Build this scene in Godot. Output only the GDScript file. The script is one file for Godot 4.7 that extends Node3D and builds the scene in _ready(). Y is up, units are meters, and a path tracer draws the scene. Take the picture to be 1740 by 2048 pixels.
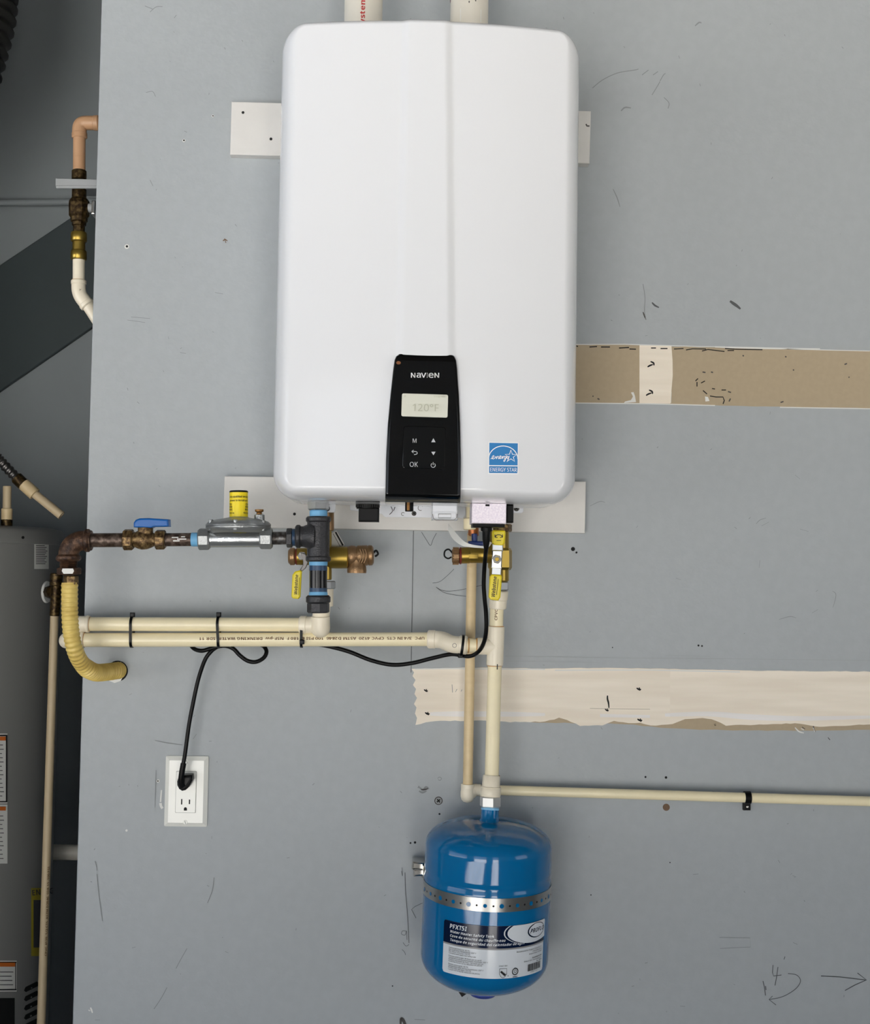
extends Node3D
# A wall-hung tankless water heater on a grey painted garage wall, its gas, water and power lines, and the dark closet at the left.
# Units are metres; the painted wall is the plane z = 0, the camera stands on its +z side, the floor is y = 0.

const FOCAL := 2500.0          # focal length in pixels of the 1740 x 2048 frame
const DIST := 2.066            # camera to wall
const EYE := Vector3(0, 1.5, DIST)
var cam_basis := Basis()
var mats := {}
var origin := {}               # node -> world position its meshes are built from
var used_names := {}
var text_cache := {}
var CH := {}

# ---------------------------------------------------------------- placing
# a point at depth z in front of (or behind) the wall plane, read off the survey of the photograph
func P(px: float, py: float, z: float = 0.0) -> Vector3:
	var d := cam_basis * Vector3((px - 870.0) / FOCAL, -(py - 1024.0) / FOCAL, -1.0)
	return EYE + d * ((z - DIST) / d.z)

func S(z: float) -> float:     # metres per survey pixel at depth z
	return (DIST - z) / FOCAL

func PP(list: Array, z: float = 0.0) -> PackedVector3Array:   # [x, y] or [x, y, z] triples
	var out := PackedVector3Array()
	for q in list:
		out.append(P(q[0], q[1], q[2] if q.size() > 2 else z))
	return out

# ---------------------------------------------------------------- geometry
class G:
	var v := PackedVector3Array()
	var n := PackedVector3Array()
	var uv := PackedVector2Array()

	func tri(a: Vector3, b: Vector3, c: Vector3, na: Vector3, nb: Vector3, nc: Vector3, ua := Vector2.ZERO, ub := Vector2.ZERO, uc := Vector2.ZERO) -> void:
		var f := (b - a).cross(c - a)
		if f.length_squared() < 1e-20:
			return
		if f.dot(na + nb + nc) > 0.0:
			v.append_array([a, c, b]); n.append_array([na, nc, nb]); uv.append_array([ua, uc, ub])
		else:
			v.append_array([a, b, c]); n.append_array([na, nb, nc]); uv.append_array([ua, ub, uc])

	func quad(a: Vector3, b: Vector3, c: Vector3, d: Vector3, na: Vector3, nb: Vector3, nc: Vector3, nd: Vector3) -> void:
		tri(a, b, c, na, nb, nc)
		tri(a, c, d, na, nc, nd)

	# turned shape: profile points (distance along the axis, radius); sides < 12 gives a flat-sided nut
	func lathe(a: Vector3, axis: Vector3, prof: Array, sides := 28, spin := 0.0, flat := false) -> void:
		var w := axis.normalized()
		var u := w.cross(Vector3.UP if absf(w.y) < 0.8 else Vector3.BACK).normalized()
		var t := u.cross(w)
		var dirs := []
		for k in sides + 1:
			var an := TAU * k / sides + spin
			dirs.append(u * cos(an) + t * sin(an))
		var segn := []
		for i in prof.size() - 1:
			var d: Vector2 = prof[i + 1] - prof[i]
			segn.append(Vector2(-d.y, d.x).normalized())    # (along, out)
		for i in prof.size() - 1:
			var p0: Vector2 = prof[i]
			var p1: Vector2 = prof[i + 1]
			if p0.distance_to(p1) < 1e-7:
				continue
			var n0: Vector2 = segn[i]
			var n1: Vector2 = segn[i]
			if i > 0 and segn[i - 1].dot(segn[i]) > 0.72 and not flat:
				n0 = (segn[i - 1] + segn[i]).normalized()
			if i < prof.size() - 2 and segn[i + 1].dot(segn[i]) > 0.72 and not flat:
				n1 = (segn[i + 1] + segn[i]).normalized()
			for k in sides:
				var da: Vector3 = dirs[k]
				var db: Vector3 = dirs[k + 1]
				var ra: Vector3 = da
				var rb: Vector3 = db
				if flat:
					ra = (da + db).normalized()
					rb = ra
				quad(a + w * p0.x + da * p0.y, a + w * p1.x + da * p1.y, a + w * p1.x + db * p1.y, a + w * p0.x + db * p0.y,
					(w * n0.x + ra * n0.y).normalized(), (w * n1.x + ra * n1.y).normalized(), (w * n1.x + rb * n1.y).normalized(), (w * n0.x + rb * n0.y).normalized())

	func rod(a: Vector3, b: Vector3, r: float, sides := 28, bev := 0.12) -> void:
		var l := a.distance_to(b)
		var e := minf(r * bev, l * 0.3)
		lathe(a, b - a, [Vector2(0, 0), Vector2(0, r - e), Vector2(e, r), Vector2(l - e, r), Vector2(l, r - e), Vector2(l, 0)], sides)

	func nut(a: Vector3, b: Vector3, r: float, sides := 6, spin := 0.0) -> void:
		var l := a.distance_to(b)
		lathe(a, b - a, [Vector2(0, 0), Vector2(0, r * 0.88), Vector2(l * 0.12, r), Vector2(l * 0.88, r), Vector2(l, r * 0.88), Vector2(l, 0)], sides, spin, true)

	# swept round tube, radius a number or one per point
	func tube(pts: PackedVector3Array, r, sides := 20, caps := true) -> void:
		var m := pts.size()
		var dirs := []
		var u := Vector3.ZERO
		var rings := []
		var norms := []
		for i in m:
			var w := (pts[mini(i + 1, m - 1)] - pts[maxi(i - 1, 0)]).normalized()
			if i == 0:
				u = w.cross(Vector3.BACK if absf(w.z) < 0.8 else Vector3.UP).normalized()
			else:
				u = (u - w * u.dot(w)).normalized()
			var t := w.cross(u)
			var rad: float = r[i] if r is Array else r
			var slope := 0.0
			if r is Array:
				var i0 := maxi(i - 1, 0)
				var i1 := mini(i + 1, m - 1)
				slope = (r[i1] - r[i0]) / maxf(pts[i0].distance_to(pts[i1]), 1e-6)
			var ring := PackedVector3Array()
			var nn := PackedVector3Array()
			for k in sides + 1:
				var an := TAU * k / sides
				var d := u * cos(an) + t * sin(an)
				ring.append(pts[i] + d * rad)
				nn.append((d - w * slope).normalized())
			rings.append(ring); norms.append(nn); dirs.append(w)
		for i in m - 1:
			for k in sides:
				quad(rings[i][k], rings[i + 1][k], rings[i + 1][k + 1], rings[i][k + 1], norms[i][k], norms[i + 1][k], norms[i + 1][k + 1], norms[i][k + 1])
		if caps:
			for e in [0, m - 1]:
				var w: Vector3 = dirs[e] * (-1.0 if e == 0 else 1.0)
				for k in sides:
					tri(pts[e], rings[e][k], rings[e][k + 1], w, w, w)

	# polygon in the frame's x-y plane pushed along its z from z0 to z1 with rounded-off edges
	func prism(poly: PackedVector2Array, f: Transform3D, z0: float, z1: float, bev := 0.0, steps := 1) -> void:
		var p := poly
		var area := 0.0
		for i in p.size():
			area += p[i].cross(p[(i + 1) % p.size()])
		if area < 0.0:
			p = p.duplicate(); p.reverse()
		var m := p.size()
		var en := []
		for i in m:
			var d := p[(i + 1) % m] - p[i]
			en.append(Vector2(d.y, -d.x).normalized())
		var vn := []
		for i in m:
			var s: Vector2 = en[i] + en[(i - 1 + m) % m]
			vn.append(s.normalized() / maxf(s.length() * 0.5, 0.35))
		var rings := []
		if bev > 0.0:
			for k in steps + 1:
				var q := PI / 2 * k / steps
				rings.append(Vector2(bev * (1 - sin(q)), z0 + bev * (1 - cos(q))))
			for k in steps + 1:
				var q := PI / 2 * k / steps
				rings.append(Vector2(bev * (1 - cos(q)), z1 - bev * (1 - sin(q))))
		else:
			rings = [Vector2(0, z0), Vector2(0, z1)]
		for j in rings.size() - 1:
			var a: Vector2 = rings[j]
			var b: Vector2 = rings[j + 1]
			if a.distance_to(b) < 1e-8:
				continue
			var rn := Vector2(b.y - a.y, b.x - a.x).normalized()   # (out, along z)
			for i in m:
				var i2 := (i + 1) % m
				var e: Vector2 = en[i]
				var e0 := e
				var e1 := e
				var pe: Vector2 = en[(i - 1 + m) % m]
				var ne: Vector2 = en[i2]
				if pe.dot(e) > 0.75: e0 = (pe + e).normalized()
				if ne.dot(e) > 0.75: e1 = (ne + e).normalized()
				var v0: Vector2 = vn[i]
				var v1: Vector2 = vn[i2]
				var q0 := p[i] - v0 * a.x
				var q1 := p[i2] - v1 * a.x
				var r1 := p[i2] - v1 * b.x
				var r0 := p[i] - v0 * b.x
				var m0 := (f.basis * Vector3(e0.x * rn.x, e0.y * rn.x, rn.y)).normalized()
				var m1 := (f.basis * Vector3(e1.x * rn.x, e1.y * rn.x, rn.y)).normalized()
				quad(f * Vector3(q0.x, q0.y, a.y), f * Vector3(q1.x, q1.y, a.y), f * Vector3(r1.x, r1.y, b.y), f * Vector3(r0.x, r0.y, b.y), m0, m1, m1, m0)
		for side in [0, rings.size() - 1]:
			var ring: Vector2 = rings[side]
			var cap := PackedVector2Array()
			for i in m:
				cap.append(p[i] - vn[i] * ring.x)
			var ix := Geometry2D.triangulate_polygon(cap)
			var w := (f.basis * Vector3(0, 0, -1.0 if side == 0 else 1.0)).normalized()
			for k in range(0, ix.size(), 3):
				tri(f * Vector3(cap[ix[k]].x, cap[ix[k]].y, ring.y), f * Vector3(cap[ix[k + 1]].x, cap[ix[k + 1]].y, ring.y), f * Vector3(cap[ix[k + 2]].x, cap[ix[k + 2]].y, ring.y), w, w, w)

	func box(c: Vector3, s: Vector3, bev := 0.0, basis := Basis()) -> void:
		prism(PackedVector2Array([Vector2(-s.x, -s.y) / 2, Vector2(s.x, -s.y) / 2, Vector2(s.x, s.y) / 2, Vector2(-s.x, s.y) / 2]), Transform3D(basis, c), -s.z / 2, s.z / 2, bev, 2 if bev > 0 else 1)

	# flat shape lying on a surface: on(p) gives [position, normal] of a flat coordinate
	func flat(poly: PackedVector2Array, on: Callable) -> void:
		var ix := Geometry2D.triangulate_polygon(poly)
		for k in range(0, ix.size(), 3):
			flat_tri(poly[ix[k]], poly[ix[k + 1]], poly[ix[k + 2]], on)

	func flat_tri(a: Vector2, b: Vector2, c: Vector2, on: Callable) -> void:
		var A: Array = on.call(a)
		var B: Array = on.call(b)
		var C: Array = on.call(c)
		tri(A[0], B[0], C[0], A[1], B[1], C[1])

	# ribbon along a flat polyline
	func stroke(pts: PackedVector2Array, width: float, on: Callable, taper := false) -> void:
		var m := pts.size()
		var l := []
		var r := []
		for i in m:
			var d := (pts[mini(i + 1, m - 1)] - pts[maxi(i - 1, 0)]).normalized()
			var o := Vector2(-d.y, d.x) * width * 0.5
			if taper:
				o *= 0.35 + 0.65 * sin(PI * (0.12 + 0.8 * i / maxf(m - 1, 1)))
			l.append(pts[i] + o); r.append(pts[i] - o)
		for i in m - 1:
			flat_tri(l[i], l[i + 1], r[i + 1], on)
			flat_tri(l[i], r[i + 1], r[i], on)

	# closed band (a strap or a tie): loop of points, lying in a plane with normal "side", width along side
	func band(loop: PackedVector3Array, side: Vector3, width: float, thick: float) -> void:
		var m := loop.size()
		var c := Vector3.ZERO
		for q in loop: c += q / m
		var outs := []
		for i in m:
			var d := (loop[(i + 1) % m] - loop[(i - 1 + m) % m]).normalized()
			var o := d.cross(side).normalized()
			if o.dot(loop[i] - c) < 0: o = -o
			outs.append(o)
		for i in m:
			var j := (i + 1) % m
			var oi: Vector3 = outs[i]
			var oj: Vector3 = outs[j]
			var h := side * width * 0.5
			var a := loop[i] + oi * thick
			var b := loop[j] + oj * thick
			quad(a - h, b - h, b + h, a + h, oi, oj, oj, oi)
			quad(loop[i] - h, loop[j] - h, loop[j] + h, loop[i] + h, -oi, -oj, -oj, -oi)
			quad(loop[i] + h, loop[j] + h, b + h, a + h, side, side, side, side)
			quad(loop[i] - h, loop[j] - h, b - h, a - h, -side, -side, -side, -side)

	func mesh(shift: Vector3, mat: Material) -> ArrayMesh:
		var a := []
		a.resize(Mesh.ARRAY_MAX)
		var w := PackedVector3Array()
		for q in v: w.append(q - shift)
		a[Mesh.ARRAY_VERTEX] = w
		a[Mesh.ARRAY_NORMAL] = n
		a[Mesh.ARRAY_TEX_UV] = uv
		var m := ArrayMesh.new()
		m.add_surface_from_arrays(Mesh.PRIMITIVE_TRIANGLES, a)
		m.surface_set_material(0, mat)
		return m

	func foot() -> Vector3:
		var b := AABB(v[0], Vector3.ZERO)
		for q in v: b = b.expand(q)
		return b.position + Vector3(b.size.x / 2, 0, b.size.z / 2)

func rrect(w: float, h: float, r: float, k := 6, c := Vector2.ZERO) -> PackedVector2Array:
	var out := PackedVector2Array()
	for q in 4:
		var o := Vector2((w / 2 - r) * [1, -1, -1, 1][q], (h / 2 - r) * [1, 1, -1, -1][q])
		for i in k + 1:
			out.append(c + o + Vector2.from_angle(PI / 2 * (q + float(i) / k)) * r)
	return out

func ellipse(c: Vector2, rx: float, ry: float, k := 32) -> PackedVector2Array:
	var out := PackedVector2Array()
	for i in k:
		out.append(c + Vector2(cos(TAU * i / k) * rx, sin(TAU * i / k) * ry))
	return out

# path with its corners rounded off
func rounded(pts: PackedVector3Array, r: float, k := 8) -> PackedVector3Array:
	var out := PackedVector3Array([pts[0]])
	for i in range(1, pts.size() - 1):
		var a := pts[i] + (pts[i - 1] - pts[i]).limit_length(r)
		var b := pts[i] + (pts[i + 1] - pts[i]).limit_length(r)
		for j in k + 1:
			var t := float(j) / k
			out.append(a.lerp(pts[i], t).lerp(pts[i].lerp(b, t), t))
	out.append(pts[-1])
	return out

# smooth curve through points
func curve(pts: PackedVector3Array, per := 8) -> PackedVector3Array:
	var out := PackedVector3Array()
	var m := pts.size()
	for i in m - 1:
		var p0 := pts[maxi(i - 1, 0)]
		var p3 := pts[mini(i + 2, m - 1)]
		for j in per:
			out.append(pts[i].cubic_interpolate(pts[i + 1], p0, p3, float(j) / per))
	out.append(pts[-1])
	return out

func curve2(pts: Array, per := 6) -> PackedVector2Array:
	var out := PackedVector2Array()
	var m := pts.size()
	for i in m - 1:
		var p0: Vector2 = pts[maxi(i - 1, 0)]
		var p3: Vector2 = pts[mini(i + 2, m - 1)]
		for j in per:
			out.append((pts[i] as Vector2).cubic_interpolate(pts[i + 1], p0, p3, float(j) / per))
	out.append(pts[-1])
	return out

# lettering laid on a surface; size is the height of a capital; align 0 left, 1 centre, 2 right
func letters(g: G, s: String, at: Vector2, size: float, on: Callable, align := 0, bold := false, shear := 0.0, stretch := 1.0, turn := 0.0, fine := 32, fit := 0.0) -> void:
	var key := s + str(bold) + str(fine)
	if not text_cache.has(key):
		var tm := TextMesh.new()
		var fo := SystemFont.new()
		fo.font_names = PackedStringArray(["Droid Sans"])
		fo.font_weight = 700 if bold else 400
		tm.font = fo
		tm.font_size = fine
		tm.pixel_size = 1.0 / fine
		tm.depth = 0.0
		tm.text = s
		var tris := PackedVector2Array()
		if tm.get_surface_count() > 0:
			var a := tm.surface_get_arrays(0)
			var vs: PackedVector3Array = a[Mesh.ARRAY_VERTEX]
			var ns: PackedVector3Array = a[Mesh.ARRAY_NORMAL]
			var ix: PackedInt32Array = a[Mesh.ARRAY_INDEX] if a[Mesh.ARRAY_INDEX] != null else PackedInt32Array(range(vs.size()))
			for i in range(0, ix.size(), 3):
				if ns[ix[i]].z > 0.5:
					for k in 3:
						tris.append(Vector2(vs[ix[i + k]].x, vs[ix[i + k]].y))
		text_cache[key] = tris
	var t: PackedVector2Array = text_cache[key]
	if t.is_empty():
		return
	var base := baseline(bold, fine)
	var lo := INF
	var hi := -INF
	for q in t:
		lo = minf(lo, q.x); hi = maxf(hi, q.x)
	var k := size / base.y
	if fit > 0.0:
		stretch = fit / ((hi - lo) * k)
	var ox: float = [lo, (lo + hi) / 2, hi][align]
	for i in range(0, t.size(), 3):
		var w := []
		for j in 3:
			var q := t[i + j]
			var y := (q.y - base.x) * k
			var d := Vector2((q.x - ox) * k * stretch + y * shear, y)
			w.append(at + d.rotated(turn))
		g.flat_tri(w[0], w[1], w[2], on)

# [height of the baseline, height of a capital] of the font
func baseline(bold: bool, fine: int) -> Vector2:
	var key := "base" + str(bold) + str(fine)
	if not text_cache.has(key):
		var tm := TextMesh.new()
		var fo := SystemFont.new()
		fo.font_names = PackedStringArray(["Droid Sans"])
		fo.font_weight = 700 if bold else 400
		tm.font = fo; tm.font_size = fine; tm.pixel_size = 1.0 / fine; tm.depth = 0.0; tm.text = "H"
		var b := tm.get_aabb()
		text_cache[key] = Vector2(b.position.y, b.size.y)
	return text_cache[key]

# ---------------------------------------------------------------- naming and committing
func numbered(called: String) -> String:
	var k: int = used_names.get(called, 0)
	used_names[called] = k + 1
	return called if k == 0 else "%s_%03d" % [called, k]

func tag(o: Node, label := "", category := "", group := "", kind := "") -> Node:
	for m in [["label", label], ["category", category], ["group", group], ["kind", kind]]:
		if m[1] != "":
			o.set_meta(m[0], m[1])
	return o

func thing(called: String, label: String, category: String, at: Vector3, group := "") -> Node3D:
	var o := Node3D.new()
	o.name = numbered(called)
	o.position = at
	add_child(o, true)
	origin[o] = at
	tag(o, label, category, group)
	return o

func part(parent: Node3D, called: String, g: G, mat: String, label := "", kind := "") -> MeshInstance3D:
	var m := MeshInstance3D.new()
	m.name = called
	m.mesh = g.mesh(origin[parent], mats[mat])
	parent.add_child(m, true)
	origin[m] = origin[parent]
	tag(m, label, "", "", kind)
	return m

func single(called: String, g: G, mat: String, label: String, category: String, group := "") -> MeshInstance3D:
	var m := MeshInstance3D.new()
	var at := g.foot()
	m.name = numbered(called)
	m.mesh = g.mesh(at, mats[mat])
	m.position = at
	add_child(m, true)
	origin[m] = at
	tag(m, label, category, group)
	return m

func struct(called: String, g: G, mat: String, label := "") -> MeshInstance3D:
	var m := single(called, g, mat, label, "")
	tag(m, "", "", "", "structure")
	return m

# ---------------------------------------------------------------- materials
func noise_tex(freq: float, lo: Color, hi: Color, oct := 4, seed_ := 1, stretch := Vector2.ONE, normal := 0.0) -> ImageTexture:
	var f := FastNoiseLite.new()
	f.seed = seed_; f.frequency = freq; f.fractal_octaves = oct
	f.noise_type = FastNoiseLite.TYPE_SIMPLEX_SMOOTH
	var src := f.get_seamless_image(256, 256)
	var im := Image.create_empty(256, 256, false, Image.FORMAT_RGBA8)
	for y in 256:
		for x in 256:
			var q := src.get_pixel(int(x * stretch.x) % 256, int(y * stretch.y) % 256).r
			im.set_pixel(x, y, lo.lerp(hi, clampf((q - 0.25) * 2.0, 0, 1)))
	if normal > 0.0:
		im.bump_map_to_normal_map(normal)
	return ImageTexture.create_from_image(im)

func mat(called: String, c: Color, rough := 0.5, metal := 0.0, tex: Texture2D = null, scale := 8.0, bump: Texture2D = null, bump_by := 0.3) -> StandardMaterial3D:
	var m := StandardMaterial3D.new()
	m.albedo_color = c
	m.roughness = rough
	m.metallic = metal
	if tex or bump:
		m.uv1_triplanar = true
		m.uv1_world_triplanar = true
		m.uv1_scale = Vector3.ONE * scale
	if tex:
		m.albedo_texture = tex
	if bump:
		m.normal_enabled = true
		m.normal_texture = bump
		m.normal_scale = bump_by
	m.resource_name = called
	mats[called] = m
	return m

# ---------------------------------------------------------------- scene
func _ready() -> void:
	# camera
	cam_basis = Basis(Vector3.UP, deg_to_rad(-1.70)) * Basis(Vector3.RIGHT, deg_to_rad(2.673)) * Basis(Vector3.BACK, deg_to_rad(0.8804))
	var cam := Camera3D.new()
	cam.name = "camera"
	cam.transform = Transform3D(cam_basis, EYE)
	cam.fov = rad_to_deg(2.0 * atan(1024.0 / FOCAL))
	cam.near = 0.05
	cam.far = 200.0
	cam.current = true
	add_child(cam)
	# sky and exposure
	var we := WorldEnvironment.new()
	we.name = "world_environment"
	var env := Environment.new()
	var sky := Sky.new()
	var sm := ProceduralSkyMaterial.new()
	sm.sky_top_color = Color(0.70, 0.78, 0.90)
	sm.sky_horizon_color = Color(0.93, 0.945, 0.96)
	sm.ground_horizon_color = Color(0.62, 0.62, 0.60)
	sm.ground_bottom_color = Color(0.5, 0.5, 0.48)
	sm.sky_energy_multiplier = 1.4
	sky.sky_material = sm
	env.background_mode = Environment.BG_SKY
	env.sky = sky
	env.tonemap_mode = Environment.TONE_MAPPER_LINEAR
	env.tonemap_exposure = 0.95
	env.sdfgi_enabled = true
	env.ssao_enabled = true
	env.ssil_enabled = true
	we.environment = env
	add_child(we)
	# sun on the driveway behind the camera
	var sun := DirectionalLight3D.new()
	sun.name = "sun"
	sun.light_color = Color(0.995, 0.98, 0.97)
	sun.light_energy = 25.0
	sun.light_angular_distance = 0.5
	sun.shadow_enabled = true
	sun.look_at_from_position(Vector3.ZERO, Vector3(-0.10, -0.78, -0.60))
	add_child(sun)

	make_materials()
	build_room()
	build_heater()
	build_underside()
	build_boards()
	build_vents()
	build_gas()
	build_valves()
	build_pipes()
	build_tank()
	build_cord()
	build_outlet()
	build_closet()
	build_marks()

func make_materials() -> void:
	var fine := noise_tex(0.02, Color(0.985, 0.985, 0.985), Color.WHITE, 5, 3)
	var blotch := noise_tex(0.012, Color(0.82, 0.81, 0.79), Color.WHITE, 5, 7)
	var pollen := noise_tex(0.012, Color(0.86, 0.82, 0.74), Color.WHITE, 5, 8)
	var rust := noise_tex(0.03, Color(0.42, 0.36, 0.32), Color.WHITE, 5, 11)
	var streak := noise_tex(0.02, Color(0.965, 0.96, 0.95), Color.WHITE, 4, 5, Vector2(0.25, 3.0))
	var orange_peel := noise_tex(0.05, Color.BLACK, Color.WHITE, 3, 21, Vector2.ONE, 3.0)
	var cast := noise_tex(0.10, Color.BLACK, Color.WHITE, 3, 25, Vector2.ONE, 6.0)
	mat("wall paint", Color(0.664, 0.684, 0.693), 0.55, 0.0, fine, 7.0, orange_peel, 0.05)
	mat("closet paint", Color(0.60, 0.63, 0.64), 0.6, 0.0, fine, 0.9)
	mat("dark panel grey", Color(0.26, 0.30, 0.31), 0.6, 0.0, fine, 2.0)
	mat("ceiling paint", Color(0.25, 0.245, 0.235), 0.8)
	mat("side paint", Color(0.62, 0.62, 0.61), 0.7)
	mat("concrete", Color(0.585, 0.585, 0.58), 0.8, 0.0, blotch, 0.7)
	mat("driveway", Color(0.65, 0.65, 0.64), 0.9, 0.0, blotch, 0.3)
	var en := mat("white enamel", Color(0.895, 0.90, 0.91), 0.09)
	en.metallic_specular = 0.5
	mat("tan bounce ground", Color(0.67, 0.64, 0.57), 0.9, 0.0, fine, 0.5)  # tan tint warms the light bounced in from the added right ground
	mat("blue bounce ground", Color(0.50, 0.58, 0.68), 0.9, 0.0, fine, 0.5)  # blue tint put in the unseen left ground to cool its bounce
	mat("white metal", Color(0.91, 0.92, 0.94), 0.35)
	mat("black gloss", Color(0.012, 0.012, 0.013), 0.05)
	mat("key gloss", Color(0.03, 0.033, 0.035), 0.06)
	mat("black plastic", Color(0.02, 0.02, 0.022), 0.42).metallic_specular = 0.3
	var d := mat("display glow", Color(0.81, 0.81, 0.76), 0.25)
	d.emission_enabled = true; d.emission = Color(0.78, 0.78, 0.68); d.emission_energy_multiplier = 0.10
	mat("display ink", Color(0.70, 0.70, 0.62), 0.4)
	mat("legend grey", Color(0.72, 0.73, 0.74), 0.5)
	mat("white print", Color(0.95, 0.95, 0.95), 0.5)
	mat("fleck brown", Color(0.50, 0.30, 0.14), 0.3)
	mat("sticker blue", Color(0.0, 0.46, 0.72), 0.35)
	mat("board paint", Color(0.86, 0.85, 0.83), 0.55, 0.0, fine, 3.0)
	mat("dark hole", Color(0.03, 0.03, 0.03), 0.8)
	mat("scuff", Color(0.30, 0.29, 0.28), 0.8)
	mat("pencil", Color(0.32, 0.33, 0.335), 0.7)
	mat("pencil faint", Color(0.53, 0.545, 0.545), 0.7)
	mat("crease faint", Color(0.625, 0.64, 0.64), 0.7)
	mat("plaster line", Color(0.72, 0.68, 0.61), 0.8)
	mat("torn white", Color(0.88, 0.88, 0.86), 0.8)
	mat("rust spot", Color(0.45, 0.36, 0.28), 0.8)
	mat("drywall paper", Color(0.70, 0.635, 0.53), 0.85, 0.0, fine, 14.0)
	mat("plaster", Color(0.96, 0.92, 0.855), 0.8, 0.0, streak, 2.2)
	mat("plaster light", Color(0.95, 0.935, 0.92), 0.8, 0.0, streak, 2.2)
	mat("steel dark", Color(0.42, 0.41, 0.40), 0.35, 0.9)
	mat("screw grey", Color(0.60, 0.61, 0.61), 0.5, 0.2)
	mat("chrome", Color(0.82, 0.81, 0.79), 0.12, 1.0)
	mat("galvanised", Color(0.72, 0.73, 0.74), 0.3, 0.85)
	mat("galvanised bright", Color(0.84, 0.81, 0.83), 0.36, 0.7, noise_tex(0.06, Color(0.93, 0.92, 0.95), Color.WHITE, 3, 31), 18.0)
	mat("strap steel", Color(0.70, 0.70, 0.69), 0.28, 1.0)
	mat("bracket grey", Color(0.60, 0.61, 0.61), 0.5)
	mat("brass", Color(0.62, 0.52, 0.24), 0.30, 0.85)
	mat("brass dark", Color(0.50, 0.36, 0.20), 0.4, 0.8)
	mat("brass stained", Color(0.58, 0.48, 0.32), 0.42, 0.6, rust, 16.0, cast, 0.12)
	mat("cpvc old", Color(0.74, 0.58, 0.44), 0.4, 0.0, streak, 3.0)
	mat("brass old", Color(0.38, 0.31, 0.18), 0.42, 0.7, rust, 14.0)
	mat("bronze", Color(0.58, 0.46, 0.33), 0.38, 0.7, fine, 10.0, cast, 0.10)
	mat("copper", Color(0.72, 0.45, 0.28), 0.35, 0.8)
	mat("rusty brown", Color(0.40, 0.29, 0.21), 0.55, 0.3, rust, 10.0, cast, 0.2)
	mat("rusty pipe", Color(0.45, 0.39, 0.35), 0.45, 0.5, rust, 12.0)
	mat("iron pipe", Color(0.42, 0.42, 0.42), 0.4, 0.6, rust, 12.0)
	mat("black iron", Color(0.20, 0.20, 0.21), 0.42, 0.35, fine, 10.0, cast, 0.16)
	mat("black pipe", Color(0.05, 0.055, 0.07), 0.2, 0.2)
	mat("cast aluminium", Color(0.60, 0.61, 0.61), 0.38, 0.75, fine, 10.0, cast, 0.12)
	mat("cast aluminium bright", Color(0.74, 0.75, 0.75), 0.26, 0.85, fine, 10.0, cast, 0.07)
	mat("sealant blue", Color(0.42, 0.66, 0.82), 0.5)
	mat("sealant pale", Color(0.55, 0.78, 0.92), 0.5)
	mat("sealant dark", Color(0.13, 0.24, 0.36), 0.4)
	mat("steel nut", Color(0.84, 0.84, 0.83), 0.28, 0.6)
	mat("blue plastic", Color(0.02, 0.36, 0.66), 0.35)
	mat("blue dark plastic", Color(0.05, 0.17, 0.42), 0.35)
	mat("yellow plastic", Color(0.88, 0.80, 0.10), 0.3)
	mat("yellow cap", Color(0.95, 0.85, 0.04), 0.4)
	mat("yellow hose", Color(0.89, 0.79, 0.45), 0.38, 0.0, pollen, 6.0)
	mat("black print", Color(0.07, 0.07, 0.07), 0.6)
	mat("red print", Color(0.70, 0.18, 0.16), 0.6)
	mat("red rubber", Color(0.45, 0.12, 0.08), 0.5)
	mat("brown print", Color(0.40, 0.27, 0.12), 0.6)
	mat("tag white", Color(0.88, 0.88, 0.86), 0.6)
	mat("purple primer", Color(0.50, 0.36, 0.48), 0.6)
	mat("pvc white", Color(0.86, 0.84, 0.79), 0.4, 0.0, fine, 5.0)
	mat("cpvc", Color(0.97, 0.92, 0.77), 0.27, 0.0, fine, 4.0)
	mat("cpvc light", Color(0.94, 0.90, 0.81), 0.3, 0.0, fine, 4.0)
	mat("cpvc tan", Color(0.86, 0.77, 0.60), 0.4, 0.0, streak, 3.0)
	mat("cpvc closet", Color(0.80, 0.72, 0.58), 0.45)
	mat("glue", Color(0.72, 0.52, 0.25), 0.3)
	mat("rubber black", Color(0.012, 0.012, 0.013), 0.42).metallic_specular = 0.35
	mat("tie black", Color(0.012, 0.014, 0.016), 0.4).metallic_specular = 0.35
	mat("outlet white", Color(0.93, 0.93, 0.90), 0.2)
	mat("seam grey", Color(0.55, 0.55, 0.53), 0.6)
	var tb := mat("tank blue", Color(0.0, 0.40, 0.62), 0.08)
	tb.metallic_specular = 0.55
	mat("cap blue", Color(0.03, 0.18, 0.58), 0.35)
	mat("label white", Color(0.86, 0.88, 0.90), 0.12)
	mat("label navy", Color(0.02, 0.09, 0.21), 0.12)
	mat("label grey", Color(0.55, 0.55, 0.55), 0.3)
	mat("label grey dark", Color(0.30, 0.30, 0.30), 0.6)
	mat("label yellow", Color(0.72, 0.66, 0.20), 0.6)
	mat("label orange", Color(0.80, 0.42, 0.16), 0.6)
	mat("duct dark", Color(0.16, 0.16, 0.15), 0.6)
	mat("old jacket", Color(0.52, 0.52, 0.51), 0.35)

func slab(called: String, m: String, x0: float, x1: float, y0: float, y1: float, z0: float, z1: float, label := "", bev := 0.0) -> MeshInstance3D:
	var g := G.new()
	g.box(Vector3(x0 + x1, y0 + y1, z0 + z1) / 2, Vector3(x1 - x0, y1 - y0, z1 - z0), bev)
	return struct(called, g, m, label)

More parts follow.
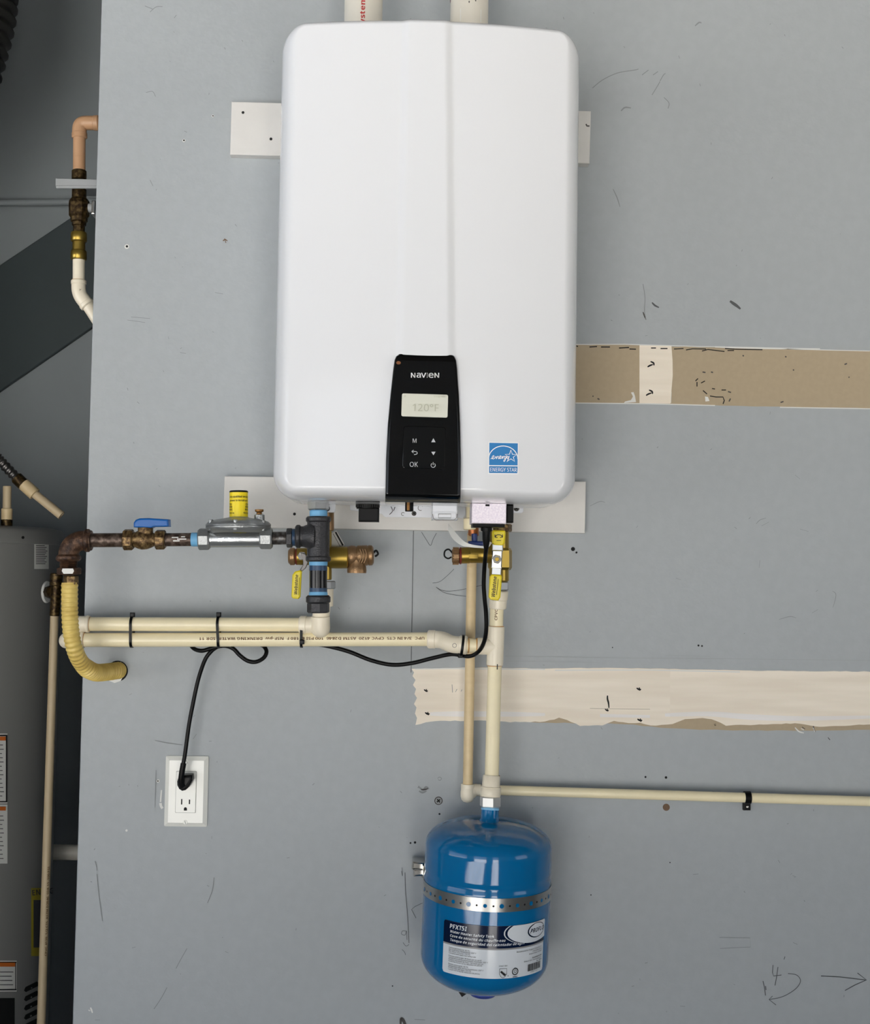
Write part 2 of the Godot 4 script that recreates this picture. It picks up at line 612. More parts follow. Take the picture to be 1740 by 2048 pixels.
func build_room() -> void:
	var edge := P(174, 1024).x
	# main painted wall, its left end free towards the closet
	CH["wall"] = slab("wall_back", "wall paint", edge, 3.2, 0, 3.0, -0.12, 0, "grey painted garage wall with scuffs and bare patches", 0.002)
	slab("wall_closet_back", "closet paint", -1.7, 0.1, 0, 3.0, -1.22, -1.1, "dim grey wall at the back of the closet")
	slab("wall_closet_right", "closet paint", 0.05, 0.15, 0, 3.0, -1.1, -0.12)
	slab("wall_closet_left", "closet paint", -1.8, -1.7, 0, 3.0, -1.1, -0.12)
	slab("wall_back_left", "wall paint", -3.3, -1.05, 0, 3.0, -0.12, 0)
	slab("floor", "concrete", -3.4, 3.4, -0.12, 0, -1.22, 4.48, "bare concrete garage floor")
	slab("ceiling", "ceiling paint", -3.4, 3.4, 3.0, 3.12, -1.22, 4.48)
	# right wall; its smaller unseen window is added to brighten the right side
	slab("wall_right_sill", "side paint", 3.2, 3.4, 0, 1.0, -0.12, 4.48)
	slab("wall_right_head", "side paint", 3.2, 3.4, 2.3, 3.0, -0.12, 4.48)
	slab("wall_right_rear", "side paint", 3.2, 3.4, 1.0, 2.3, -0.12, 1.4)
	slab("wall_right_front", "side paint", 3.2, 3.4, 1.0, 2.3, 3.3, 4.48)
	slab("ground_right", "tan bounce ground", 3.41, 80, -0.15, -0.05, -15, 4.48, "unseen ground tinted tan to warm the bounced light")
	# unseen eaves added along both sides to hold back the high sky
	slab("added_eaves_left", "side paint", -3.75, -3.3, 3.0, 3.12, -1.22, 4.48)
	slab("added_eaves_right", "side paint", 3.4, 4.4, 3.0, 3.12, -1.22, 4.48)
	# left wall; its wide unseen window is added for bluish side light
	slab("wall_left_sill", "side paint", -3.4, -3.3, 0, 0.9, -0.12, 4.48)
	slab("wall_left_head", "side paint", -3.4, -3.3, 2.3, 3.0, -0.12, 4.48)
	slab("wall_left_rear", "side paint", -3.4, -3.3, 0.9, 2.3, -0.12, 0.9)
	slab("wall_left_front", "side paint", -3.4, -3.3, 0.9, 2.3, 4.0, 4.48)
	# front of the garage: two door openings, the pier added to split their reflection
	slab("wall_front_header", "side paint", -3.3, 3.2, 2.4, 3.0, 4.32, 4.48)
	slab("wall_front_added_pier", "side paint", -0.42, 0.42, 0, 2.4, 4.32, 4.48)
	slab("wall_front_right", "side paint", 1.15, 3.2, 0, 2.4, 4.32, 4.48)
	slab("wall_front_left", "side paint", -3.3, -2.2, 0, 2.4, 4.32, 4.48)
	slab("ground_driveway", "driveway", -80, 80, -0.15, -0.05, 4.49, 160, "pale concrete driveway")
	slab("ground_left", "blue bounce ground", -80, -3.41, -0.15, -0.05, -15, 4.48, "unseen ground tinted tan to warm the bounced light")

# grid surface: rows from top to bottom, z(x, y, u, v) the depth
func heightfield(g: G, left: Callable, right: Callable, ys: Array, us: Array, zf: Callable) -> void:
	var pts := []
	var nor := []
	for j in ys.size():
		var y: float = ys[j]
		var row := PackedVector3Array()
		var nr := PackedVector3Array()
		var a: float = left.call(y)
		var b: float = right.call(y)
		for i in us.size():
			var x: float = lerpf(a, b, us[i])
			var e := 0.0004
			row.append(Vector3(x, y, zf.call(x, y)))
			nr.append(Vector3(-(zf.call(x + e, y) - zf.call(x - e, y)) / (2 * e), -(zf.call(x, y + e) - zf.call(x, y - e)) / (2 * e), 1).normalized())
		pts.append(row); nor.append(nr)
	for j in ys.size() - 1:
		for i in us.size() - 1:
			g.quad(pts[j][i], pts[j][i + 1], pts[j + 1][i + 1], pts[j + 1][i], nor[j][i], nor[j][i + 1], nor[j + 1][i + 1], nor[j + 1][i])

func build_heater() -> void:
	var xl := P(557, 520, 0.20).x
	var xr := P(1152, 520, 0.20).x
	var cx := (xl + xr) / 2
	var w := xr - xl
	var top := P(760, 56, 0.235).y
	var bot := P(848, 1003, 0.24).y
	var h := top - bot
	var cy := (top + bot) / 2
	var t := thing("tankless_water_heater", "large white wall-hung tankless water heater with a black control panel", "water heater", Vector3(cx, bot, 0.019))
	var rc := 0.040
	var re := 0.027
	var fall := 0.062
	var c0 := P(808, 200, 0.285).x
	var c1 := P(899, 200, 0.285).x
	var d0 := P(798, 700, 0.285).x
	var d1 := P(903, 700, 0.285).x
	var y0 := P(850, 200, 0.285).y
	var y1 := P(850, 700, 0.285).y
	var half := func(y: float) -> float:
		var k := maxf(absf(y - cy) - (h / 2 - rc), 0.0)
		return w / 2 - rc + sqrt(maxf(rc * rc - k * k, 0.0))
	var face := func(x: float, y: float) -> float:
		var q := (x - cx) / (w / 2)
		var z := 0.264 + 0.027 * (1.0 - q * q)
		var s := clampf((y0 - y) / (y0 - y1), -0.6, 1.2)
		var a := lerpf(c0, d0, s)
		var b := lerpf(c1, d1, s)
		var wd := 0.0070
		z += 0.0042 * smoothstep(a - wd, a + wd, x) * (1.0 - smoothstep(b - wd, b + wd, x))
		return z
	var cover := func(x: float, y: float) -> float:
		var qx := absf(x - cx) - (w / 2 - rc)
		var qy := absf(y - cy) - (h / 2 - rc)
		var d := rc - (Vector2(maxf(qx, 0), maxf(qy, 0)).length() + minf(maxf(qx, qy), 0.0))
		var z: float = face.call(x, y)
		var hx := maxf(qx, 0.0)
		var hy := maxf(qy, 0.0)
		var round_ := lerpf(0.017, re, hx * hx / maxf(hx * hx + hy * hy, 1e-9))
		if d < round_:
			var k := 1.0 - maxf(d, 0.0) / round_
			z -= fall * (1.0 - sqrt(maxf(1.0 - k * k, 0.0)))
		return z
	CH["face"] = face
	var ys := []
	for j in 141:
		ys.append(cy + h / 2 * sin(PI / 2 * (1.0 - 2.0 * j / 140.0)) * 0.99999)
	var us := []
	for i in 281:
		us.append(0.5 + 0.5 * sin(PI / 2 * (2.0 * i / 280.0 - 1.0)))
	var g := G.new()
	heightfield(g, func(y): return cx - half.call(y), func(y): return cx + half.call(y), ys, us, cover)
	# skirt running back from the rim
	var rim := rrect(w, h, rc, 10, Vector2(cx, cy))
	for i in rim.size():
		var a := rim[i]
		var b := rim[(i + 1) % rim.size()]
		var ca := Vector2(clampf(a.x, cx - w / 2 + rc, cx + w / 2 - rc), clampf(a.y, cy - h / 2 + rc, cy + h / 2 - rc))
		var cb := Vector2(clampf(b.x, cx - w / 2 + rc, cx + w / 2 - rc), clampf(b.y, cy - h / 2 + rc, cy + h / 2 - rc))
		var na := Vector3(a.x - ca.x, a.y - ca.y, 0).normalized()
		var nb := Vector3(b.x - cb.x, b.y - cb.y, 0).normalized()
		if absf(a.x - b.x) < 1e-5: nb = na
		var za: float = face.call(a.x, a.y) - fall
		var zb: float = face.call(b.x, b.y) - fall
		g.quad(Vector3(a.x, a.y, za), Vector3(b.x, b.y, zb), Vector3(b.x, b.y, 0.10), Vector3(a.x, a.y, 0.10), na, nb, nb, na)
	part(t, "front_cover", g, "white enamel")
	g = G.new()
	g.prism(rrect(w - 0.010, h - 0.012, 0.02, 5, Vector2(cx, cy)), Transform3D(), 0.022, 0.190, 0.004)
	part(t, "casing", g, "white metal")
	CH["heater"] = t
	build_panel(t)
	build_sticker(t)


# ---------------------------------------------------------------- heater face
func build_panel(t: Node3D) -> void:
	# black insert that swells out towards its foot
	var yt := P(850, 710, 0.29).y
	var yb := P(850, 1005, 0.285).y
	var lx := []
	var rx := []
	for q in [[710, 797, 905], [714, 792, 909], [722, 789, 912], [740, 786.5, 914], [790, 781, 917.5], [850, 775.5, 920], [920, 772, 921.5], [1005, 770.5, 920.5]]:
		lx.append(Vector2(P(q[1], q[0], 0.288).y, P(q[1], q[0], 0.288).x))
		rx.append(Vector2(P(q[2], q[0], 0.288).y, P(q[2], q[0], 0.288).x))
	var look := func(list: Array, y: float) -> float:
		for i in list.size() - 1:
			if y >= list[i + 1].x:
				return lerpf(list[i].y, list[i + 1].y, clampf((y - list[i].x) / (list[i + 1].x - list[i].x), 0, 1))
		return list[-1].y
	var mid: float = (look.call(lx, yb) + look.call(rx, yb)) / 2
	var deep := func(x: float, y: float) -> float:
		var s := (yt - y) / (yt - yb)
		var z := 0.2980 + 0.004 * s * s - 0.05 * pow(x - mid, 2)
		var d: float = minf(x - look.call(lx, y), look.call(rx, y) - x)
		var e := 0.0035
		if d < e: z -= 0.0035 * (1 - sqrt(maxf(1 - pow(1 - maxf(d, 0) / e, 2), 0)))
		if s > 0.945: z -= 0.020 * pow((s - 0.945) / 0.055, 2)
		if s < 0.05: z -= 0.004 * pow((0.05 - s) / 0.05, 2)
		return z
	var ys := []
	for i in 61: ys.append(lerpf(yt, yb, 0.5 - 0.5 * cos(PI * i / 60.0)))
	var us := []
	for i in 49: us.append(0.5 - 0.5 * cos(PI * i / 48.0))
	var g := G.new()
	var fl := func(y): return look.call(lx, y)
	var fr := func(y): return look.call(rx, y)
	heightfield(g, fl, fr, ys, us, deep)
	# walls of the insert back to the cover
	for side in [[fl, -1.0], [fr, 1.0]]:
		for i in ys.size() - 1:
			var y0: float = ys[i]
			var y1: float = ys[i + 1]
			var x0: float = side[0].call(y0)
			var x1: float = side[0].call(y1)
			var n := Vector3(side[1], 0, 0)
			g.quad(Vector3(x0, y0, deep.call(x0, y0)), Vector3(x1, y1, deep.call(x1, y1)), Vector3(x1, y1, 0.2), Vector3(x0, y0, 0.2), n, n, n, n)
	for e in [[yt, Vector3.UP], [yb, Vector3.DOWN]]:
		for i in us.size() - 1:
			var xa := lerpf(fl.call(e[0]), fr.call(e[0]), us[i])
			var xb := lerpf(fl.call(e[0]), fr.call(e[0]), us[i + 1])
			g.quad(Vector3(xa, e[0], deep.call(xa, e[0])), Vector3(xb, e[0], deep.call(xb, e[0])), Vector3(xb, e[0], 0.2), Vector3(xa, e[0], 0.2), e[1], e[1], e[1], e[1])
	var panel := part(t, "control_panel", g, "black gloss", "glossy black control panel with display and touch keys")
	var on := func(p: Vector2) -> Array:
		var q := P(p.x, -p.y, 0.295)
		return [Vector3(q.x, q.y, deep.call(q.x, q.y) + 0.0009), Vector3.BACK]
	var on2 := func(p: Vector2) -> Array:
		var q := P(p.x, -p.y, 0.295)
		return [Vector3(q.x, q.y, deep.call(q.x, q.y) + 0.0030), Vector3.BACK]
	# lettering: capitals and small letters drawn to one height
	g = G.new()
	for o in [Vector2(0, 0), Vector2(0.5, 0), Vector2(0, 0.4)]:   # passes slightly moved make the strokes heavier
		for q in [["N", 821.7, 830.6, 9.4], ["a", 833, 841.6, 12.4], ["V", 842.2, 852, 9.4], ["I", 853.6, 854.8, 9.4], ["e", 857, 866.8, 12.4], ["N", 868.8, 878, 9.4]]:
			letters(g, q[0], Vector2(q[1], -756.2) + o, q[3], on, 0, false, 0, 0.0, -0.012, 32, q[2] - q[1] - 0.5)
	part(panel, "brand_lettering", g, "white print", "white brand lettering")
	# display
	g = G.new()
	var dp := P(849.5, 811, 0.299)
	var dz: float = deep.call(dp.x, dp.y)
	var s := S(0.299)
	var fr_ := Transform3D(Basis(Vector3.BACK, -0.012), Vector3(dp.x, dp.y, 0))
	g.prism(rrect(93 * s, 46.5 * s, 3.5 * s, 5), fr_, dz - 0.006, dz + 0.0010, 0.0005, 2)
	part(panel, "display", g, "display glow", "pale backlit display")
	g = G.new()
	letters(g, "120°F", Vector2(851, -823.5), 14, on2, 1, false, 0, 1.12, -0.012)
	letters(g, "11:52 AM", Vector2(890, -796.5), 4.2, on2, 2, false, 0, 1.0, -0.012)
	letters(g, "P", Vector2(809, -796), 4.2, on2, 0, false, 0, 1.0, -0.012)
	part(panel, "display_reading", g, "display ink", "faint grey temperature reading")
	# touch keys
	g = G.new()
	var kp := P(847.8, 908, 0.299)
	var kz: float = deep.call(kp.x, kp.y)
	g.prism(rrect(85 * s, 85 * s, 6 * s, 5), Transform3D(Basis(Vector3.BACK, -0.012) * Basis(Vector3.RIGHT, -0.03), Vector3(kp.x, kp.y, 0)), kz - 0.006, kz + 0.0016, 0.0007, 2)
	part(panel, "keypad", g, "key gloss", "square glossy touch keypad")
	g = G.new()
	letters(g, "M", Vector2(829, -886.5), 8.2, on2, 1, false, 0, 1.0)
	part(panel, "key_legend", g, "legend grey")
	g = G.new()
	letters(g, "OK", Vector2(827.5, -934.5), 9.5, on2, 1)
	part(panel, "key_legend", g, "legend grey")
	g = G.new(); g.flat(PackedVector2Array([Vector2(862.2, -885.5), Vector2(870.8, -885.5), Vector2(866.5, -877.5)]), on2)
	part(panel, "key_legend", g, "legend grey")
	g = G.new(); g.flat(PackedVector2Array([Vector2(862.2, -904.5), Vector2(870.8, -904.5), Vector2(866.5, -911.5)]), on2)
	part(panel, "key_legend", g, "legend grey")
	g = G.new()
	g.stroke(curve2([Vector2(823.5, -904), Vector2(829, -904), Vector2(833.5, -905), Vector2(834, -908.5), Vector2(830, -910), Vector2(828, -910)], 4), 1.3, on2)
	g.stroke(PackedVector2Array([Vector2(827, -901), Vector2(823.3, -904), Vector2(827, -907)]), 1.3, on2)
	part(panel, "key_legend", g, "legend grey")
	g = G.new()
	var arc := PackedVector2Array()
	for i in 17: arc.append(Vector2(866, -931.5) + Vector2.from_angle(deg_to_rad(125 + 290 * i / 16.0)) * 4.3)
	g.stroke(arc, 1.2, on2)
	g.stroke(PackedVector2Array([Vector2(866, -925.5), Vector2(866, -931)]), 1.2, on2)
	part(panel, "key_legend", g, "legend grey")
	g = G.new()
	g.flat(ellipse(Vector2(797, -726.5), 4.6, 3.4, 20), on)  # flat brown oval at the upper left of the panel
	part(panel, "fleck", g, "fleck brown", "small flat brown oval")

func build_sticker(t: Node3D) -> void:
	var face: Callable = CH["face"]
	var onz := func(lift: float) -> Callable:
		return func(p: Vector2) -> Array:
			var q := P(p.x, -p.y, 0.285)
			return [Vector3(q.x, q.y, face.call(q.x, q.y) + lift), Vector3.BACK]
	var a: Callable = onz.call(0.0005)
	var b: Callable = onz.call(0.0008)
	var c: Callable = onz.call(0.0011)
	var g := G.new()
	g.flat(PackedVector2Array([Vector2(976.5, -884), Vector2(1037.5, -884.5), Vector2(1037, -948), Vector2(976, -948)]), a)
	var st := part(t, "sticker", g, "white print", "square blue and white efficiency sticker")
	g = G.new()
	g.flat(PackedVector2Array([Vector2(978.5, -885.8), Vector2(1036, -886.3), Vector2(1035.5, -930.5), Vector2(978, -930.5)]), b)
	g.flat(PackedVector2Array([Vector2(978, -932.5), Vector2(1035.5, -932.5), Vector2(1035, -946.2), Vector2(978, -946.2)]), b)
	part(st, "blue_field", g, "sticker blue")
	g = G.new()
	var arc := PackedVector2Array()
	for i in 25: arc.append(Vector2(1006.5, -918) + Vector2(cos(PI * i / 24.0) * 29.5, sin(PI * i / 24.0) * 26.0))
	g.stroke(arc, 1.7, c)
	var star := PackedVector2Array()
	for i in 12: star.append(Vector2(1022, -912.5) + Vector2.from_angle(PI / 2 + PI * i / 5.0) * (12.5 if i % 2 == 0 else 5.0))
	g.stroke(star, 1.5, c)
	# handwritten word
	for w in [[[981, 918], [985, 916.5], [988, 913], [986.5, 911.5], [984, 914.5], [985, 918], [989, 917], [992, 913], [992.5, 918], [994.5, 913.5], [996.5, 913], [996.8, 917.5], [999, 916.5], [1002, 912.6], [1000, 912], [998.8, 915], [1000.5, 917.5], [1003.5, 915.5], [1004.5, 912.5], [1005, 917.5], [1006.5, 913], [1008.5, 912.8]],
			[[1011.5, 913], [1009, 913], [1008.6, 917], [1011, 916.5], [1012, 912.5], [1011, 919], [1008.5, 923], [1007.5, 921], [1012, 917], [1014, 912.5], [1014.5, 916.8], [1017, 915.5], [1018.5, 911.5], [1017, 918], [1014, 923.5]]]:
		var l := []
		for q in w: l.append(Vector2(q[0], -q[1]))
		g.stroke(curve2(l, 5), 1.25, c)
	part(st, "emblem", g, "white print")
	g = G.new()
	letters(g, "ENERGY STAR", Vector2(1007, -943.2), 7.6, c, 1, false, 0, 0.88, -0.006)
	part(st, "lettering", g, "white print")

# ---------------------------------------------------------------- under the heater
func build_underside() -> void:
	var t: Node3D = CH["heater"]
	var g := G.new()
	# wall bracket plate with keyholes
	var poly := PackedVector2Array()
	for q in [[700, 995], [931, 998], [931, 1030], [926, 1036], [770, 1034], [764, 1028], [700, 1020]]:
		var w := P(q[0], q[1], 0.026); poly.append(Vector2(w.x, w.y))
	g.prism(poly, Transform3D(), 0.020, 0.0225, 0.0008)
	var br := part(t, "mounting_bracket", g, "white metal", "white bracket plate with keyholes")
	var bon := func(p: Vector2) -> Array: return [P(p.x, -p.y, 0.0229), Vector3.BACK]
	for q in [[[782, 1013], [785, 1022], [779, 1029]], [[790, 1014], [787, 1022]]]:
		g = G.new()
		var l := []
		for k in q: l.append(Vector2(k[0], -k[1]))
		g.stroke(curve2(l, 4), 1.3, bon)
		part(br, "keyhole", g, "dark hole")
	for q in [[806, 1028, 3.2], [841, 1016, 5.0]]:
		g = G.new()
		var l := PackedVector2Array()
		for i in 14: l.append(Vector2(q[0], -q[1]) + Vector2.from_angle(0.6 + 4.6 * i / 13.0) * q[2])
		g.stroke(l, 1.0, bon)
		part(br, "punched_hole", g, "scuff")
	g = screw_head(P(828, 1027, 0.0225), 0.0040)
	part(br, "screw", g, "steel dark")
	part(br, "screw_slot", cross_slot(P(828, 1027, 0.0245), 0.0026), "dark hole")
	# screwed lugs at the two lower corners
	for q in [[656, 1010, 30, 30, 0.12], [1033, 1010, 28, 32, 0.055]]:
		g = G.new()
		var lz: float = q[4]
		var c := P(q[0], q[1], lz)
		g.prism(rrect(q[2] * S(lz), q[3] * S(lz), 0.004, 4, Vector2(c.x, c.y)), Transform3D(), lz - 0.005, lz, 0.001, 2)
		var lug := part(t, "mounting_lug", g, "white metal")
		var sx: float = 654.0 if q[0] < 900 else 1033.0
		part(lug, "screw", screw_head(P(sx, 1017, lz), 0.0046), "steel dark")
		part(lug, "screw_slot", cross_slot(P(sx, 1017, lz + 0.0024), 0.0030), "dark hole")
	# black drain cap
	g = G.new()
	g.lathe(P(735.5, 1000, 0.13), P(735.5, 1050, 0.13) - P(735.5, 1000, 0.13), [Vector2(0, 0), Vector2(0, 0.0175), Vector2(0.0135, 0.0175), Vector2(0.0135, 0.0)], 28)
	for i in 28:
		var an := TAU * i / 28
		g.box(P(735.5, 1008, 0.13) + Vector3(cos(an) * 0.0178, 0, sin(an) * 0.0178), Vector3(0.0016, 0.011, 0.0016))
	var cap := part(t, "drain_cap", g, "black plastic", "black ribbed drain cap")
	g = G.new()
	var cc := P(738, 1030, 0.13)
	g.box(cc, Vector3(0.0315, 0.0215, 0.030), 0.002)
	part(cap, "grip", g, "black plastic")
	# small test port
	g = G.new(); g.rod(P(818.5, 996, 0.17), P(818.5, 1023, 0.17), 0.0064); part(t, "test_port", g, "black plastic")
	g = G.new(); g.rod(P(817, 1003, 0.174), P(817, 1021, 0.174), 0.0030); part(t, "port_nipple", g, "brass dark")
	# white latch box
	g = G.new(); g.box(P(889, 1012, 0.10), Vector3(49 * S(0.1), 26 * S(0.1), 0.05), 0.002)
	var lb := part(t, "connector_box", g, "white metal", "white latched connector box")
	g = G.new(); g.box(P(889, 1032, 0.10), Vector3(51 * S(0.1), 17 * S(0.1), 0.054), 0.004)
	part(lb, "box_lid", g, "white metal")
	var lon := func(p: Vector2) -> Array: return [P(p.x, -p.y, 0.1285), Vector3.BACK]
	g = G.new()
	g.stroke(PackedVector2Array([Vector2(865, -1028), Vector2(867, -1037), Vector2(872, -1040.5), Vector2(907, -1040.5), Vector2(913, -1036), Vector2(914, -1028)]), 1.3, lon)
	part(lb, "latch_wire", g, "steel dark")
	g = G.new()
	g.stroke(PackedVector2Array([Vector2(877, -1028), Vector2(877, -1036), Vector2(902, -1036), Vector2(902, -1028), Vector2(877, -1028)]), 1.0, lon)
	part(lb, "recess", g, "scuff")
	# gas inlet nut
	g = G.new(); g.nut(P(637, 998, 0.165), P(637, 1020.5, 0.165), 0.0165, 6, 0.3); part(t, "gas_inlet_nut", g, "galvanised")
	g = G.new(); g.rod(P(637, 1020, 0.165), P(637, 1036, 0.165), 0.0135); part(t, "sealant_ring", g, "sealant blue")
	# metal box of the power lead
	g = G.new(); g.box(P(975.5, 1028, 0.20), Vector3(69 * S(0.2), 42 * S(0.2), 0.05), 0.0015)
	var jb := part(t, "junction_box", g, "galvanised bright", "shiny zinc junction box")
	g = G.new(); g.box(P(975.5, 1052, 0.198), Vector3(64 * S(0.2), 6.5 * S(0.2), 0.044), 0.0015); part(jb, "box_base", g, "black plastic")
	g = G.new(); g.box(P(1018, 1028, 0.19), Vector3(15 * S(0.2), 36 * S(0.2), 0.03), 0.002); part(jb, "side_grommet", g, "black plastic")
	g = G.new()
	for q in [[973, 1010.5], [977, 1010.5]]: g.box(P(q[0], q[1], 0.2255), Vector3(0.003, 0.003, 0.0008))
	part(jb, "vent_slot", g, "dark hole")
	# cold inlet stub
	g = G.new(); g.rod(P(943, 998, 0.075), P(943, 1038, 0.075), 0.0085); g.rod(P(941, 1036, 0.075), P(941, 1060, 0.075), 0.0112)
	part(t, "water_inlet", g, "cpvc", "cream plastic water inlet")
	g = G.new(); g.rod(P(947, 1054, 0.075), P(947, 1072, 0.075), 0.0085); part(t, "copper_tail", g, "copper")

func screw_head(c: Vector3, r: float) -> G:
	var g := G.new()
	g.lathe(c, Vector3.BACK, [Vector2(0, r), Vector2(r * 0.25, r * 0.95), Vector2(r * 0.5, r * 0.6), Vector2(r * 0.55, 0)], 20)
	return g

func cross_slot(c: Vector3, r: float) -> G:
	var g := G.new()
	for an in [0.7, 0.7 + PI / 2]:
		g.box(c, Vector3(r * 2, r * 0.55, r * 0.3), 0.0, Basis(Vector3.BACK, an))
	return g

# ---------------------------------------------------------------- boards and vents
func build_boards() -> void:
	for b in [[[463, 203], [1182, 222], [1179, 327], [460, 309], "upper", "white painted mounting board behind the top of the water heater", [[486, 225], [542, 278]]],
			[[449, 952], [1172, 963], [1170, 1066.5], [446, 1054], "lower", "white painted mounting board behind the bottom edge of the water heater", [[589, 1028]]]]:
		var poly := PackedVector2Array()
		var g := G.new()
		var c: Array = []
		for k in 4: c.append(P(b[k][0], b[k][1], 0.019))
		var m: Vector3 = (c[0] + c[1] + c[2] + c[3]) / 4
		for k in 4: poly.append(Vector2(c[k].x - m.x, c[k].y - m.y))
		var t := thing("mounting_board", b[5], "board", Vector3(m.x, c[2].y, 0))
		g.prism(poly, Transform3D(Basis(), Vector3(m.x, m.y, 0)), 0.0003, 0.019, 0.0012, 2)
		part(t, "board", g, "board paint")
		for q in b[6]:
			g = G.new(); g.lathe(P(q[0], q[1], 0.0191), Vector3.BACK, [Vector2(0, 0.0024), Vector2(0.0003, 0.002), Vector2(0.0003, 0)], 14)
			part(t, "nail_hole", g, "dark hole")
		if b[4] == "upper":
			var on := func(p: Vector2) -> Array: return [P(p.x, -p.y, 0.0194), Vector3.BACK]
			g = G.new(); g.stroke(PackedVector2Array([Vector2(1172, -248), Vector2(1174, -252), Vector2(1179, -252)]), 3.0, on)
			part(t, "chipped_paint", g, "scuff")

func build_vents() -> void:
	# the pipes rise from the top of the heater and leave through the ceiling
	var g := G.new()
	var z := 0.15
	var a := P(726, 70, z)
	var t := thing("vent_pipe", "white plastic vent pipe with red lettering, left of the two above the heater", "pipe", a)
	g.rod(a, Vector3(a.x, 3.0, z), 0.0297, 36); part(t, "pipe", g, "pvc white")
	g = G.new(); letters(g, "System 636 PVC", Vector2(-0.0020, -0.0035), 0.0078, on_rod(a, Vector3(a.x, 3.0, z), 0.0297), 0, true, 0, 1.3)
	part(t, "lettering", g, "red print")
	a = P(938, 70, z)
	t = thing("vent_pipe", "white plastic vent pipe with purple primer, right of the two above the heater", "pipe", a)
	g = G.new(); g.rod(a, Vector3(a.x, 3.0, z), 0.0297, 36); part(t, "pipe", g, "pvc white")
	g = G.new(); g.lathe(P(938, 3, z), Vector3.UP, [Vector2(0, 0.0300), Vector2(0.012, 0.0300)], 36); part(t, "primer_ring", g, "purple primer")
	g = G.new()
	var on := on_rod(a, a + Vector3.UP, 0.0297)
	g.flat(PackedVector2Array([Vector2(0.010, -0.018), Vector2(0.030, -0.018), Vector2(0.030, 0.016), Vector2(0.010, 0.016)]), on)
	part(t, "paper_tag", g, "tag white")
	g = G.new()
	for q in [[0.042, 0.008], [0.047, 0.012], [0.05, 0.004], [0.039, -0.002]]: g.flat(ellipse(Vector2(q[0], -q[1]), 0.0018, 0.001, 8), on)
	part(t, "smudge", g, "scuff", "", "stuff")

# writing surface on a rod: x runs along it from a, y round it, 0 facing the front
func on_rod(a: Vector3, b: Vector3, r: float, lift := 0.0005, turn := 0.0) -> Callable:
	var w := (b - a).normalized()
	var f := (Vector3.BACK - w * w.z).normalized()
	var u := f.cross(w)
	return func(p: Vector2) -> Array:
		var an := p.y / r + turn
		var d := f * cos(an) + u * sin(an)
		return [a + w * p.x + d * (r + lift), d]

